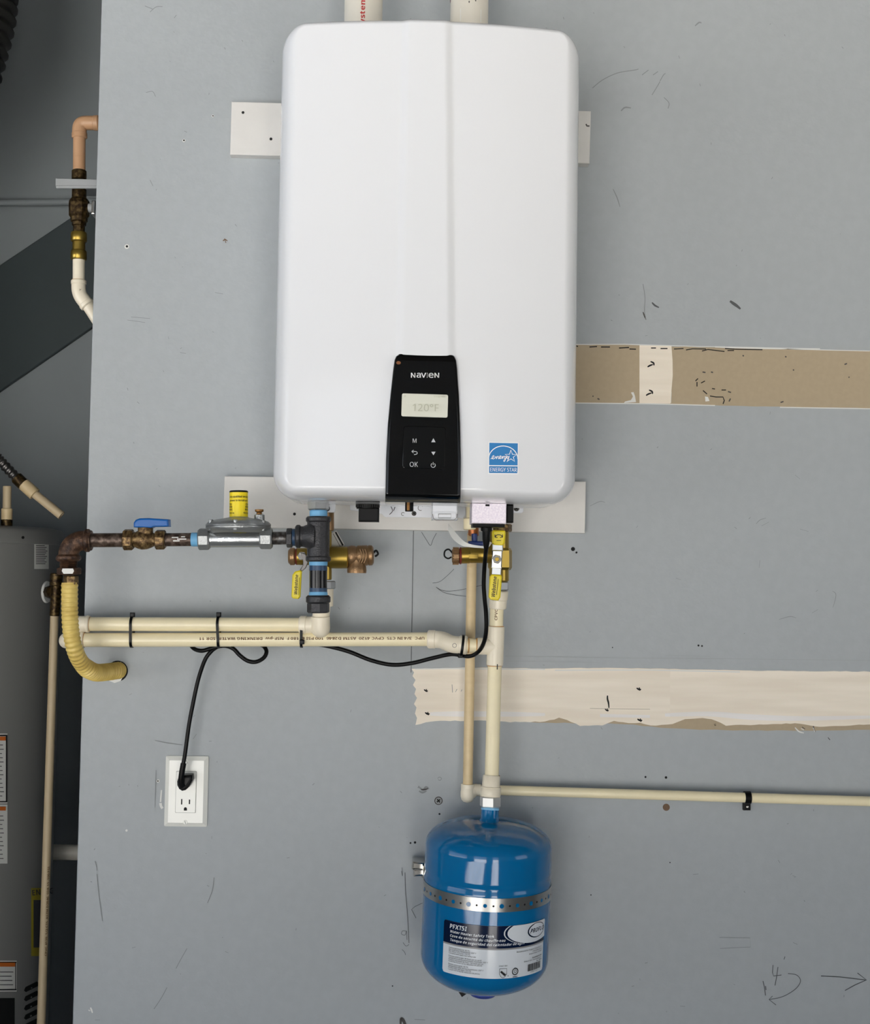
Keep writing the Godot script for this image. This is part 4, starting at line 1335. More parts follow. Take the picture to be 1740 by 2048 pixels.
	g = G.new(); g.lathe(P(935.3, 1569, 0.034), P(934.7, 1607, 0.036) - P(935.3, 1569, 0.034), [Vector2(0, 0), Vector2(0, 0.0096), Vector2(0.004, 0.0102), Vector2(0.012, 0.0112), Vector2(0.019, 0.0112), Vector2(0.024, 0.0098), Vector2(0.0275, 0.0065), Vector2(0.029, 0)], 28)
	part(t, "body", g, "cpvc light")
	g = G.new(); g.rod(P(938, 1579, 0.030), P(962, 1580, 0.030), 0.0096, 24, 0.1); part(t, "socket", g, "cpvc light")
	t = pipe("slim cream pipe running right along the wall to the picture edge", [958, 1579.3, 0.026], [2700, 1631.5, 0.022], rs, "cpvc")
	# clip on it
	t = thing("pipe_clip", "black pipe clip screwed under the slim cream pipe on the right", "clip", P(1494, 1620, 0.002))
	g = G.new()
	var loop := PackedVector3Array()
	var cp := P(1494.5, 1595, 0.0235)
	for i in 28: loop.append(cp + Vector3(0, cos(TAU * i / 28), sin(TAU * i / 28)) * 0.0083)
	g.band(loop, X, 0.0100, 0.0020); part(t, "loop", g, "black plastic")
	g = G.new(); g.box(P(1493, 1612, 0.006), Vector3(0.0115, 0.013, 0.010), 0.0015); part(t, "tab", g, "black plastic")
	part(t, "screw", screw_head(P(1495, 1614, 0.0112), 0.0024), "chrome")
	# cable ties
	for q in [[264, 1229.5, "leftmost black cable tie round both horizontal pipes", 0.0], [436.5, 1229, "black cable tie with upright head holding cord and pipes", -0.05], [604, 1284, "black cable tie just left of the drip leg elbow", 0.02]]:
		t = thing("cable_tie", q[2], "cable tie", P(q[0], 1295, z), "black cable ties on the pipes")
		g = G.new()
		loop = PackedVector3Array()
		var a := P(q[0], 1248.6, z)
		var b := P(q[0] - q[3] * 30, 1279.4, z)
		for i in 13:
			var an := PI * i / 12
			loop.append(a + Vector3(0, sin(an), cos(an)) * (R + 0.0006))
		for i in 13:
			var an := PI + PI * i / 12
			loop.append(b + Vector3(0, sin(an), cos(an)) * (R + 0.0006))
		g.band(loop, X, 0.0042, 0.0012); part(t, "strap", g, "tie black")
		g = G.new()
		var hz := 0.078 if q[1] > 1250 else 0.068
		g.box(P(q[0] + (1 if q[1] < 1250 else 0), q[1], hz), Vector3(0.0075, 0.0070, 0.0060), 0.0012); part(t, "head", g, "tie black")
	t = thing("cable_tie", "black cable tie holding the cord to the offset elbow", "cable tie", P(923, 1313, zc))
	g = G.new(); loop = PackedVector3Array()
	var cc := P(924, 1292, zc - 0.002)
	for i in 30: loop.append(cc + Vector3(0.002 * cos(TAU * i / 30), cos(TAU * i / 30) * 0.0166, sin(TAU * i / 30) * 0.0158))
	g.band(loop, X, 0.0042, 0.0012); part(t, "strap", g, "tie black")
	g = G.new(); g.box(P(921, 1311, zc + 0.004), Vector3(0.0075, 0.007, 0.007), 0.0012); part(t, "head", g, "tie black")

# print on a pipe, upside down as it stands in the picture
func on_print(a: Vector3, b: Vector3, r: float) -> Callable:
	var w := (b - a).normalized()
	var f := (Vector3.BACK - w * w.z).normalized()
	var u := f.cross(w)
	return func(p: Vector2) -> Array:
		var an := (p.y - 0.0065) / r
		var d := f * cos(an) + u * sin(an)
		return [a + w * p.x + d * (r + 0.0004), d]

# ---------------------------------------------------------------- cord and outlet
func build_cord() -> void:
	var pts := [[973, 1054, 0.198], [973.5, 1075, 0.194], [972.5, 1095, 0.188], [970.5, 1115, 0.172], [968.5, 1140, 0.160], [967.5, 1170, 0.150], [969.5, 1200, 0.142], [972, 1225, 0.134], [972.5, 1258, 0.126], [968, 1284, 0.115], [957, 1303, 0.098], [938, 1312.5, 0.088], [904, 1308.5, 0.078], [866, 1316, 0.066], [825, 1326, 0.058], [784, 1329.5, 0.052], [742, 1320.5, 0.046], [700, 1304, 0.042], [666, 1294.5, 0.038], [632, 1288, 0.034], [590, 1282, 0.032], [550, 1281, 0.032], [520, 1287, 0.036], [528, 1293, 0.042], [533, 1303, 0.048], [528, 1315, 0.052], [513, 1323.5, 0.055], [496, 1322, 0.056], [480, 1311, 0.056], [466, 1297, 0.055], [448, 1291.5, 0.053], [425, 1296, 0.052], [405, 1301.5, 0.051], [390, 1298.5, 0.046], [383, 1290, 0.036], [395, 1283, 0.030], [418, 1284, 0.034], [434, 1292, 0.044], [424, 1301, 0.050], [412, 1316, 0.050], [403, 1338, 0.046], [395, 1365, 0.042], [387.5, 1400, 0.040], [378, 1450, 0.038], [369, 1515, 0.038], [362, 1548, 0.036], [362, 1560, 0.033]]
	var path := curve(PP(pts), 7)
	var t := thing("power_cord", "black power cord looping from the metal box under the heater to the outlet", "cord", path[-1])
	var g := G.new(); g.tube(path, 0.0033, 14); part(t, "cable", g, "rubber black")
	g = G.new()
	var sr := []
	for q in [[0, 0.0085], [0.006, 0.0085], [0.007, 0.0062], [0.020, 0.0060], [0.028, 0.0045], [0.034, 0.0036]]: sr.append(Vector2(q[0], q[1]))
	g.lathe(P(973, 1053, 0.198), P(972.5, 1090, 0.190) - P(973, 1053, 0.198), sr, 20); part(t, "strain_relief", g, "rubber black")
	# right-angled plug
	g = G.new()
	var poly := PackedVector2Array()
	for q in [[357, 1556], [366, 1549], [385.5, 1548.5], [386, 1560], [383, 1566], [378, 1574], [372, 1579.5], [365, 1581], [359, 1577], [355.5, 1570], [355, 1562]]:
		var k := P(q[0], q[1], 0.022); poly.append(Vector2(k.x, k.y))
	g.prism(poly, Transform3D(), 0.0078, 0.030, 0.0045, 3)
	var pl := part(t, "plug", g, "rubber black", "black right-angled plug")
	g = G.new(); g.tube(curve(PP([[367, 1527, 0.038], [363, 1550, 0.036], [362, 1564, 0.0335], [364, 1573, 0.030]]), 6), 0.0046, 14); part(pl, "cord_boot", g, "rubber black")
	g = G.new(); g.tube(curve(PP([[367, 1566, 0.0295], [371, 1572, 0.0305], [377, 1564, 0.0300], [383, 1558, 0.0295]]), 5), 0.0007, 8); part(pl, "moulded_ridge", g, "rubber black")

func build_outlet() -> void:
	var A := P(333, 1511)
	var B := P(419, 1512)
	var C := P(413.5, 1653)
	var D := P(328, 1652)
	var c := (A + B + C + D) / 4
	var w := (A.distance_to(B) + C.distance_to(D)) / 2
	var h := (A.distance_to(D) + B.distance_to(C)) / 2
	var f := Transform3D(Basis(Vector3.BACK, -0.002), Vector3(c.x, c.y, 0))
	var t := thing("wall_outlet", "white wall outlet with one black plug in its upper socket", "outlet", Vector3(c.x, D.y, 0))
	var g := G.new()
	# wall plate with a sloping rim
	for k in 2:
		var o := [Vector2(w / 2, h / 2), Vector2(w / 2 - 0.0065, h / 2 - 0.0065)]
	var outer := rrect(w, h, 0.0025, 3)
	g.prism(outer, f, 0.0004, 0.0030, 0.0006)
	var a := [Vector2(-w, -h) / 2, Vector2(w, -h) / 2, Vector2(w, h) / 2, Vector2(-w, h) / 2]
	for i in 4:
		var p: Vector2 = a[i] * Vector2(0.985, 0.99)
		var q: Vector2 = a[(i + 1) % 4] * Vector2(0.985, 0.99)
		var pi_ := p - Vector2(signf(p.x), signf(p.y)) * 0.0062
		var qi := q - Vector2(signf(q.x), signf(q.y)) * 0.0062
		var e := q - p
		var n := (f.basis * Vector3(e.y, -e.x, e.length() * 1.4)).normalized()
		g.quad(f * Vector3(p.x, p.y, 0.0029), f * Vector3(q.x, q.y, 0.0029), f * Vector3(qi.x, qi.y, 0.0066), f * Vector3(pi_.x, pi_.y, 0.0066), n, n, n, n)
	g.prism(rrect(w * 0.985 - 0.0124, h * 0.99 - 0.0124, 0.001, 2), f, 0.002, 0.0066)
	part(t, "wall_plate", g, "outlet white")
	g = G.new(); g.prism(rrect(0.0335, 0.0672, 0.0015, 3, Vector2(0, -0.0005)), f, 0.004, 0.0068, 0.0002); part(t, "seam", g, "seam grey")
	g = G.new(); g.prism(rrect(0.0326, 0.0663, 0.0015, 3, Vector2(0, -0.0005)), f, 0.004, 0.0082, 0.0008, 2)
	var rc := part(t, "receptacle", g, "outlet white")
	for q in [[-0.0063, -0.0160, 0.0020, 0.0088], [0.0063, -0.0160, 0.0020, 0.0074]]:
		g = G.new(); g.prism(rrect(q[2], q[3], 0.0003, 2, Vector2(q[0], q[1])), f, 0.008, 0.0085); part(rc, "slot", g, "dark hole")
	g = G.new()
	var gr := PackedVector2Array([Vector2(-0.0025, -0.0300), Vector2(0.0025, -0.0300)])
	for i in 9: gr.append(Vector2(0, -0.0272) + Vector2.from_angle(PI * i / 8) * 0.0025)
	g.prism(gr, f, 0.008, 0.0085); part(rc, "ground_hole", g, "dark hole")
	for y in [0.0485, -0.0490]:
		g = G.new(); g.lathe(f * Vector3(0, y, 0.0066), Vector3.BACK, [Vector2(0, 0.0037), Vector2(0.0006, 0.0033), Vector2(0.0008, 0)], 20)
		var sc := part(t, "screw", g, "outlet white")
		g = G.new(); g.box(f * Vector3(0, y, 0.0075), Vector3(0.0008, 0.0055, 0.0004), 0.0, Basis(Vector3.BACK, 0.3)); part(sc, "screw_slot", g, "seam grey")

# ---------------------------------------------------------------- expansion tank
func build_tank() -> void:
	var R := 0.0985
	var zt := 0.112
	var A := P(968, 1930, 0.106)
	var B := P(977.2, 1690, zt)
	var w := (B - A).normalized()
	var H := func(px: float, py: float, zz: float) -> float: return (P(px, py, zz) - A).dot(w)
	var top: float = H.call(977, 1640, zt)         # apex of the dome
	var sh: float = H.call(977, 1690, zt)          # shoulder
	var low: float = H.call(968, 1908, 0.106)
	var bot: float = H.call(968, 1974, 0.106)
	var weld: float = H.call(975, 1783, zt + R)
	var t := thing("expansion_tank", "glossy bright blue expansion tank strapped to the wall under the pipes", "tank", A + w * bot)
	var prof := [Vector2(bot, 0)]
	for i in 13:
		var q := PI / 2 * i / 12
		prof.append(Vector2(low - (low - bot) * cos(q), R * pow(sin(q), 0.78)))
	prof.append(Vector2(low + 0.004, R))
	prof.append(Vector2(weld - 0.009, R))
	prof.append(Vector2(weld - 0.006, R * 0.9995))
	prof.append(Vector2(weld - 0.003, R * 0.985))
	prof.append(Vector2(weld + 0.003, R * 0.985))
	prof.append(Vector2(weld + 0.006, R * 0.9945))
	prof.append(Vector2(weld + 0.009, R * 0.995))
	prof.append(Vector2(sh - 0.003, R * 0.995))
	for i in 15:
		var q := PI / 2 * i / 14
		prof.append(Vector2(sh + (top - sh) * sin(q), R * 0.995 * pow(cos(q), 0.72)))
	var g := G.new(); g.lathe(A, w, prof, 72); part(t, "shell", g, "tank blue")
	g = G.new()
	var nb := A + w * (top - 0.004)
	var nt := P(980.5, 1616, 0.110)
	g.lathe(nb, nt - nb, [Vector2(0, 0.0185), Vector2(0.004, 0.0155), Vector2(0.008, 0.0140), Vector2(nb.distance_to(nt) * 0.75, 0.0136), Vector2(nb.distance_to(nt), 0.0134), Vector2(nb.distance_to(nt), 0)], 30)
	part(t, "neck", g, "tank blue")
	g = G.new(); g.rod(nb.lerp(nt, 0.84), nt + (nt - nb).normalized() * 0.001, 0.0142, 28); part(t, "sealant_ring", g, "sealant pale")
	g = G.new(); g.rod(A + w * (bot + 0.004), A + w * (bot - 0.012), 0.024, 32, 0.3); part(t, "air_valve_cap", g, "cap blue")
	g = G.new(); g.box(A + w * (bot + 0.004) + Vector3(-0.03, 0, 0.03), Vector3(0.018, 0.010, 0.006), 0.001, Basis(Vector3.BACK, 0.6)); part(t, "black_flap", g, "black plastic")
	# steel nut
	var nut_ := thing("pipe_nut", "shiny steel hexagonal nut on top of the blue tank neck", "nut", P(980.3, 1615, 0.109))
	g = G.new(); g.nut(P(980.3, 1614.5, 0.109), P(980.6, 1592, 0.108), 0.0166, 6, 0.32); part(nut_, "nut", g, "steel nut")
	# label, bent round the shell
	var mid: Vector3 = A + w * (H.call(973, 1905, 0.106 + R))
	var to: Vector3 = EYE - mid
	var f: Vector3 = (to - w * to.dot(w)).normalized()
	var u: Vector3 = w.cross(f)
	var l0: float = H.call(972, 1957, 0.106 + R)
	var l1: float = H.call(974, 1851, 0.107 + R)
	var span := deg_to_rad(101.0)
	var start := deg_to_rad(-38.5)
	var lw := span * R
	var lh := l1 - l0
	var skin := func(lift: float) -> Callable:
		return func(p: Vector2) -> Array:       # p in metres on the unrolled label, from its lower left corner
			var an := start + p.x / R
			var d: Vector3 = f * cos(an) + u * sin(an)
			return [A + w * (l0 + p.y) + d * (R + lift), d]
	var s1: Callable = skin.call(0.0004)
	var s2: Callable = skin.call(0.0007)
	var s3: Callable = skin.call(0.0010)
	var s4: Callable = skin.call(0.0013)
	var s5: Callable = skin.call(0.0016)
	g = G.new(); strip_fill(g, func(x): return [corner(x, lw, 0.004), lh - corner(x, lw, 0.003)], 0, lw, s1)
	var lab := part(t, "label", g, "label white", "white and navy printed tank label")
	var split := lh * 0.575
	g = G.new(); strip_fill(g, func(x): return [split, lh - corner(x, lw, 0.003)], 0, lw, s2); part(lab, "navy_band", g, "label navy")
	g = G.new(); strip_fill(g, func(x): return [split - lh * 0.030, split], 0, lw, s2); part(lab, "grey_rule", g, "label grey")
	# white oval that runs off the upper right corner, with a crescent beside it
	var oc := Vector2(lw * 0.845, lh * 0.86)
	var ov := func(k: float, shift: float) -> Callable:
		return func(x):
			var dx: float = (x - oc.x - shift) / (lw * 0.275 * k)
			var dy := sqrt(maxf(1 - dx * dx, 0)) * lh * 0.235 * k
			return [maxf(oc.y - dy, split + 0.002), minf(oc.y + dy, lh - corner(x, lw, 0.003))]
	g = G.new(); strip_fill(g, ov.call(1.04, -0.0035), maxf(oc.x - 0.0035 - lw * 0.285, 0), oc.x - 0.02, s3); part(lab, "crescent", g, "label white")
	g = G.new(); strip_fill(g, ov.call(1.03, -0.0022), oc.x - 0.0022 - lw * 0.282, oc.x - 0.02, s4); part(lab, "crescent_shadow", g, "label navy")
	g = G.new(); strip_fill(g, ov.call(1.0, 0.0), oc.x - lw * 0.274, lw, s5); part(lab, "logo_field", g, "label white")
	var s6: Callable = skin.call(0.0019)
	g = G.new()
	var lc := Vector2(lw * 0.875, lh * 0.845)
	var rg := PackedVector2Array()
	for i in 37: rg.append(lc + Vector2(cos(TAU * i / 36) * 0.0185, sin(TAU * i / 36) * 0.0105))
	g.stroke(rg, 0.0010, s6)
	rg = PackedVector2Array()
	for i in 19: rg.append(lc + Vector2(0.0003 + cos(PI * 0.62 + PI * 0.86 * i / 18) * 0.0180, sin(PI * 0.62 + PI * 0.86 * i / 18) * 0.0103))
	g.stroke(rg, 0.0022, s6, true)
	letters(g, "PROFLO", lc + Vector2(0.0015, -0.0030), 0.0062, s6, 1, true, 0.28, 0.98)
	part(lab, "logo", g, "label navy")
	g = G.new()
	letters(g, "PFXT5I", Vector2(lw * 0.065, lh * 0.865), lh * 0.085, s4, 0, true, 0.12, 0.95)
	letters(g, "Water Heater Safety Tank", Vector2(lw * 0.068, lh * 0.785), lh * 0.048, s4, 0, true, 0.2, 1.06)
	letters(g, "Cuve de sécurité du chauffe-eau", Vector2(lw * 0.070, lh * 0.705), lh * 0.048, s4, 0, true, 0.2, 1.06)
	letters(g, "Tanque de seguridad del calentador de agua", Vector2(lw * 0.072, lh * 0.625), lh * 0.048, s4, 0, true, 0.2, 1.06)
	part(lab, "heading", g, "label white")
	g = G.new()
	var rows := ["Precharged Pressure: 40 PSI", "Max Operating Temperature: 200° F", "Max Water Pressure: 150 PSI", "Complies with Lead Free Safety Law", "", "Pression préchargée: 40 livres par po carré", "Température de fonctionnement maximale: 200° F", "Pression maximale de l'eau: 150 livres par po", "Conforme à la loi sur la réduction du plomb", "", "Presión precargada: 40 PSI", "Temperatura máx. de funcionamiento: 200° F", "Presión máx. del agua: 150 PSI", "Cumple con la ley de reducción de plomo"]
	var y := lh * 0.485
	for q in rows:
		if q != "": letters(g, q, Vector2(lw * 0.065, y), lh * 0.026, s4, 0, false, 0, 1.0, 0, 16)
		y -= lh * 0.034 if q != "" else lh * 0.020
	y = lh * 0.475
	for q in ["Manufactured for Ferguson Enterprises, Inc.", "12500 Jefferson Ave", "Newport News, VA 23602", "", "Assembled in USA", "Made in USA / Fabriqué aux É.-U.", "Rev. 10/19"]:
		if q != "": letters(g, q, Vector2(lw * 0.965, y), lh * 0.026, s4, 2, q.begins_with("Ass") or q.begins_with("Rev"), 0, 1.0, 0, 16)
		y -= lh * 0.042
	part(lab, "small_print", g, "black print")
	g = G.new()
	var rng := RandomNumberGenerator.new(); rng.seed = 4
	var bx := lw * 0.785
	while bx < lw * 0.945:
		var bw := rng.randf_range(0.0005, 0.0016)
		g.flat(PackedVector2Array([Vector2(bx, lh * 0.075), Vector2(bx + bw, lh * 0.075), Vector2(bx + bw, lh * 0.21), Vector2(bx, lh * 0.21)]), s4)
		bx += bw + rng.randf_range(0.0004, 0.0010)
	letters(g, "0 98268 71506 1", Vector2(lw * 0.865, lh * 0.040), lh * 0.022, s4, 1, false, 0, 1.1, 0, 16)
	part(lab, "barcode", g, "black print")
	g = G.new()
	var sc := Vector2(lw * 0.545, lh * 0.115)
	g.stroke(PackedVector2Array([sc + Vector2(-0.0055, 0.006), sc + Vector2(0.0055, 0.006), sc + Vector2(0.0055, -0.002), sc + Vector2(0.003, -0.006), sc + Vector2(0, -0.0075), sc + Vector2(-0.003, -0.006), sc + Vector2(-0.0055, -0.002), sc + Vector2(-0.0055, 0.006)]), 0.0006, s4)
	g.stroke(PackedVector2Array([sc + Vector2(-0.0035, 0.002), sc + Vector2(0.0035, -0.004)]), 0.0030, s4)
	letters(g, "Listed 1061", sc + Vector2(0, 0.0090), 0.0020, s4, 1, false, 0, 1.0, 0, 16)
	letters(g, "R", sc + Vector2(0.008, -0.006), 0.0020, s4, 1, true, 0, 1.0, 0, 16)
	part(lab, "certification_mark", g, "black print")
	g = G.new()
	var nc := Vector2(lw * 0.655, lh * 0.120)
	rg = PackedVector2Array()
	for i in 25: rg.append(nc + Vector2.from_angle(TAU * i / 24) * 0.0046)
	g.stroke(rg, 0.0014, s4)
	rg = PackedVector2Array()
	for i in 13: rg.append(nc + Vector2(0, 0.0004) + Vector2.from_angle(TAU * i / 12) * 0.0020)
	g.stroke(rg, 0.0006, s4)
	letters(g, "IAPMO", nc + Vector2(0, -0.0085), 0.0018, s4, 1, true, 0, 1.0, 0, 16)
	part(lab, "certification_mark", g, "black print")
	# perforated strap
	var hb: float = H.call(974.5, 1809.5, 0.108 + R)
	t = thing("tank_strap", "perforated steel strap round the middle of the blue tank", "strap", A + w * hb)
	var loop := PackedVector3Array()
	var cb := A + w * hb
	for i in 61:
		var an := deg_to_rad(-112) + deg_to_rad(224) * i / 60.0
		loop.append(cb + (f * cos(an) + u * sin(an)) * (R + 0.0012))
	g = G.new()
	var wd := 26.5 * S(0.2)
	for i in 60:
		for e in [[0.0, 1.0], [0.0010, -1.0]]:
			pass
		var a := loop[i]
		var b := loop[i + 1]
		var na := (a - cb).normalized()
		var nb2 := (b - cb).normalized()
		var hh := w * wd / 2
		g.quad(a - hh, b - hh, b + hh, a + hh, na, nb2, nb2, na)
		g.quad(a - hh - na * 0.001, b - hh - nb2 * 0.001, b + hh - nb2 * 0.001, a + hh - na * 0.001, -na, -nb2, -nb2, -na)
		g.quad(a + hh, b + hh, b + hh - nb2 * 0.001, a + hh - na * 0.001, w, w, w, w)
		g.quad(a - hh, b - hh, b - hh - nb2 * 0.001, a - hh - na * 0.001, -w, -w, -w, -w)
	var strap := part(t, "band", g, "strap steel")
	var k := -5
	while k <= 5:
		var an := deg_to_rad(-1.0 + k * 14.2)
		for q in [[0.0, 0.0034 if k % 2 else 0.0029, "tank blue"], [7.1, 0.0015, "dark hole"]]:
			var ca := an + deg_to_rad(q[0])
			g = G.new()
			g.flat(ellipse(Vector2.ZERO, q[1], q[1], 16), func(p: Vector2) -> Array:
				var aa: float = ca + p.x / R
				var d: Vector3 = f * cos(aa) + u * sin(aa)
				return [cb + w * (p.y - 0.001) + d * (R + 0.0016), d])
			part(strap, "perforation", g, q[2])
		k += 1
	# ends drawn back to the wall, with a clamp at the left
	g = G.new()
	for q in [[loop[0], P(838, 1738, 0.015)], [loop[60], Vector3(loop[60].x - 0.004, loop[60].y + 0.006, 0.002)]]:
		var d: Vector3 = (q[1] - q[0])
		var n := d.cross(w).normalized()
		var hh := w * wd / 2
		g.quad(q[0] - hh, q[1] - hh, q[1] + hh, q[0] + hh, n, n, n, n)
		g.quad(q[0] - hh + n * 0.001, q[1] - hh + n * 0.001, q[1] + hh + n * 0.001, q[0] + hh + n * 0.001, n, n, n, n)
	part(t, "strap_end", g, "strap steel")
	g = G.new(); g.box(P(836, 1727, 0.022), Vector3(24 * S(0.02), 16 * S(0.02), 0.036), 0.003, Basis(Vector3.BACK, -0.1)); g.box(P(836.5, 1740, 0.020), Vector3(21 * S(0.02), 15 * S(0.02), 0.036), 0.003, Basis(Vector3.BACK, 0.1))
	part(t, "wall_clamp", g, "chrome", "shiny metal wall clamp")

# fills between a lower and an upper edge in narrow upright strips so that the fill follows the curve below it
func strip_fill(g: G, edge: Callable, x0: float, x1: float, on: Callable, n := 110) -> void:
	for i in n:
		var a := lerpf(x0, x1, float(i) / n)
		var b := lerpf(x0, x1, float(i + 1) / n)
		var ea: Array = edge.call(a)
		var eb: Array = edge.call(b)
		if ea[1] <= ea[0] and eb[1] <= eb[0]:
			continue
		g.flat_tri(Vector2(a, ea[0]), Vector2(b, eb[0]), Vector2(b, eb[1]), on)
		g.flat_tri(Vector2(a, ea[0]), Vector2(b, eb[1]), Vector2(a, ea[1]), on)

func corner(x: float, w: float, r: float) -> float:
	var d := minf(x, w - x)
	return r - sqrt(maxf(r * r - (r - d) * (r - d), 0)) if d < r else 0.0

# ---------------------------------------------------------------- marks on the wall
func wall_on(lift: float) -> Callable:
	return func(p: Vector2) -> Array: return [P(p.x, -p.y, lift), Vector3.BACK]

func px(list: Array) -> PackedVector2Array:
	var out := PackedVector2Array()
	for i in range(0, list.size(), 2): out.append(Vector2(list[i], -list[i + 1]))
	return out

func mark(called: String, lines: Array, width: float, m: String, label := "", smooth := true, taper := false, lift := 0.0008, kind := "") -> MeshInstance3D:
	var g := G.new()
	for l in lines:
		var p := px(l)
		g.stroke(curve2(Array(p), 5) if smooth and p.size() > 2 else p, width, wall_on(lift), taper)
	return part(CH["wall"], called, g, m, label, kind)

func patch(called: String, outline: Array, m: String, z0: float, z1: float, label := "") -> MeshInstance3D:
	var g := G.new()
	var poly := PackedVector2Array()
	for i in range(0, outline.size(), 2):
		var w := P(outline[i], outline[i + 1], z1)
		poly.append(Vector2(w.x, w.y))
	g.prism(poly, Transform3D(), z0, z1)
	return part(CH["wall"], called, g, m, label)

func ragged(list: Array, step: float, amp: float, rng: RandomNumberGenerator) -> Array:
	var out := []
	for i in range(0, list.size() - 2, 2):
		var a := Vector2(list[i], list[i + 1])
		var b := Vector2(list[i + 2], list[i + 3])
		var n := maxi(int(a.distance_to(b) / step), 1)
		for k in n:
			var q := a.lerp(b, float(k) / n)
			out.append(q.x); out.append(q.y + rng.randf_range(-amp, amp))
	out.append(list[-2]); out.append(list[-1])
	return out

func build_marks() -> void:
	var rng := RandomNumberGenerator.new()
	rng.seed = 12
	# upper strip where the paint and paper have been cut away
	var up_top := ragged([1120, 690, 1250, 690, 1400, 694.5, 1500, 697, 1620, 700, 1800, 703.5, 2700, 723], 14, 0.5, rng)
	var up_bot := ragged([2700, 838, 1800, 817, 1500, 812.5, 1350, 808.5, 1120, 804.5], 14, 0.4, rng)
	patch("bare_drywall_strip", up_top + up_bot, "drywall paper", 0.0001, 0.0005, "upper bare brown drywall strip right of the heater")
	mark("paint_lip", [[1150, 689, 1250, 688.5, 1400, 693, 1450, 693.5], [1560, 697.5, 1650, 700, 1740, 702]], 1.6, "torn white", "", false)
	mark("paint_lip", [[1430, 694, 1490, 695.5, 1560, 697, 1640, 697.5]], 3.4, "torn white", "", true, true)
	mark("paint_lip", [[1150, 806, 1300, 807.5, 1430, 811], [1560, 814.5, 1740, 817.5]], 2.0, "torn white", "", false)
	patch("plaster_patch", [1279, 690.5, 1343, 692, 1345, 720, 1345.5, 750, 1343, 780, 1341, 807, 1279, 806], "plaster", 0.0003, 0.0009, "pale plaster square on the upper drywall strip")
	mark("cut_line", [[1150, 691, 1156, 693], [1179, 694, 1194, 693], [1202, 694, 1220, 694], [1238, 696, 1258, 695], [1259, 698, 1272, 698.5], [1302, 696, 1312, 696], [1321, 697, 1335, 697]], 2.2, "dark hole", "", false, false, 0.0012)
	mark("cut_line", [[1348, 698, 1367, 697], [1372, 700, 1385, 697.5, 1412, 698], [1404, 702, 1416, 699, 1449, 703], [1450, 697, 1470, 698.5, 1525, 699.5], [1455, 701, 1468, 701]], 2.0, "dark hole", "", false, false, 0.0008)
	for q in [[1302, 728], [1299, 785]]:
		mark("screw", [[q[0] - 7, q[1] + 6, q[0] - 2, q[1] + 3, q[0] + 4, q[1] + 1], [q[0] - 1, q[1] - 5, q[0] + 5, q[1] - 2, q[0] + 6, q[1] + 3]], 3.4, "dark hole", "black screw in the plaster patch", true, true, 0.0013)
	mark("torn_mark", [[1391, 762, 1396, 757], [1394, 764, 1394, 773], [1402, 766, 1410, 762], [1406, 781, 1414, 788], [1420, 792, 1432, 794, 1446, 794, 1448, 800], [1424, 777, 1430, 778], [1443, 780, 1452, 780], [1446, 808, 1449, 800]], 2.0, "dark hole", "", false)
	mark("torn_spot", [[1456, 783, 1462, 785], [1458, 803, 1461, 797], [1405, 744, 1411, 745], [1422, 744, 1426, 745], [1185, 792, 1187, 793], [1195, 797, 1199, 799], [1485, 711, 1488, 712], [1570, 713, 1573, 714], [1586, 739, 1588, 741], [1561, 805, 1567, 803], [1689, 729, 1694, 727], [1697, 754, 1699, 755]], 2.6, "scuff", "", false)
	for o in [[1262, 785, 1267, 784, 1270, 792, 1272, 804, 1248, 806, 1250, 803, 1262, 800, 1266, 793], [1330, 780, 1338, 777, 1343, 784, 1342, 806, 1328, 803, 1334, 793], [1410, 793, 1416, 794, 1419, 802, 1411, 803]]:
		patch("paper_tear", o, "torn white", 0.0003, 0.0008)
	# lower strip of plaster with torn paper below it
	var brown := [1040, 1425] + ragged([2700, 1430, 2700, 1466, 1800, 1459, 1640, 1461, 1500, 1461, 1400, 1459, 1320, 1455, 1250, 1448, 1130, 1446, 1040, 1444], 16, 0.8, rng)
	patch("bare_drywall_strip", brown, "drywall paper", 0.0001, 0.0004, "torn brown paper along the foot of the plaster strip")
	var lt := ragged([823, 1338, 850, 1336, 940, 1335, 1000, 1335.5, 1100, 1337, 1200, 1335.5, 1300, 1337, 1400, 1339, 1500, 1341.5, 1800, 1343.5, 2700, 1348], 12, 0.7, rng)
	var lb := ragged([2700, 1452, 1800, 1446, 1700, 1451, 1640, 1453, 1590, 1447, 1500, 1450, 1452, 1451, 1432, 1441, 1405, 1436, 1370, 1438, 1345, 1448, 1312, 1452, 1280, 1446, 1246, 1445, 1228, 1441, 1205, 1450, 1160, 1452, 1134, 1440, 1118, 1436, 1090, 1443, 1020, 1444, 960, 1441, 900, 1442, 862, 1443, 831, 1450], 9, 1.0, rng)
	var ll := [834, 1436, 830, 1427, 833, 1415, 828, 1408, 834, 1396, 829, 1388, 832, 1378, 826, 1370, 831, 1360, 825, 1352, 828, 1345]
	patch("plaster_strip", lt + lb + ll, "plaster", 0.0002, 0.0009, "long cream plaster strip crossing behind the pipes")
	mark("plaster_band", [[860, 1428, 950, 1428, 1090, 1429], [1200, 1431, 1300, 1433], [1330, 1430, 1420, 1428, 1500, 1434, 1600, 1437, 1745, 1434]], 11.0, "plaster light", "", true, true, 0.0012)
	mark("plaster_ridge", [[1180, 1416.8, 1220, 1417.5, 1300, 1418.5]], 1.0, "plaster line", "", false, false, 0.0013)
	mark("plaster_ridge", [[830, 1338, 900, 1337, 1090, 1339], [1110, 1340.5, 1300, 1340, 1480, 1344]], 2.2, "torn white", "", false, false, 0.0012)
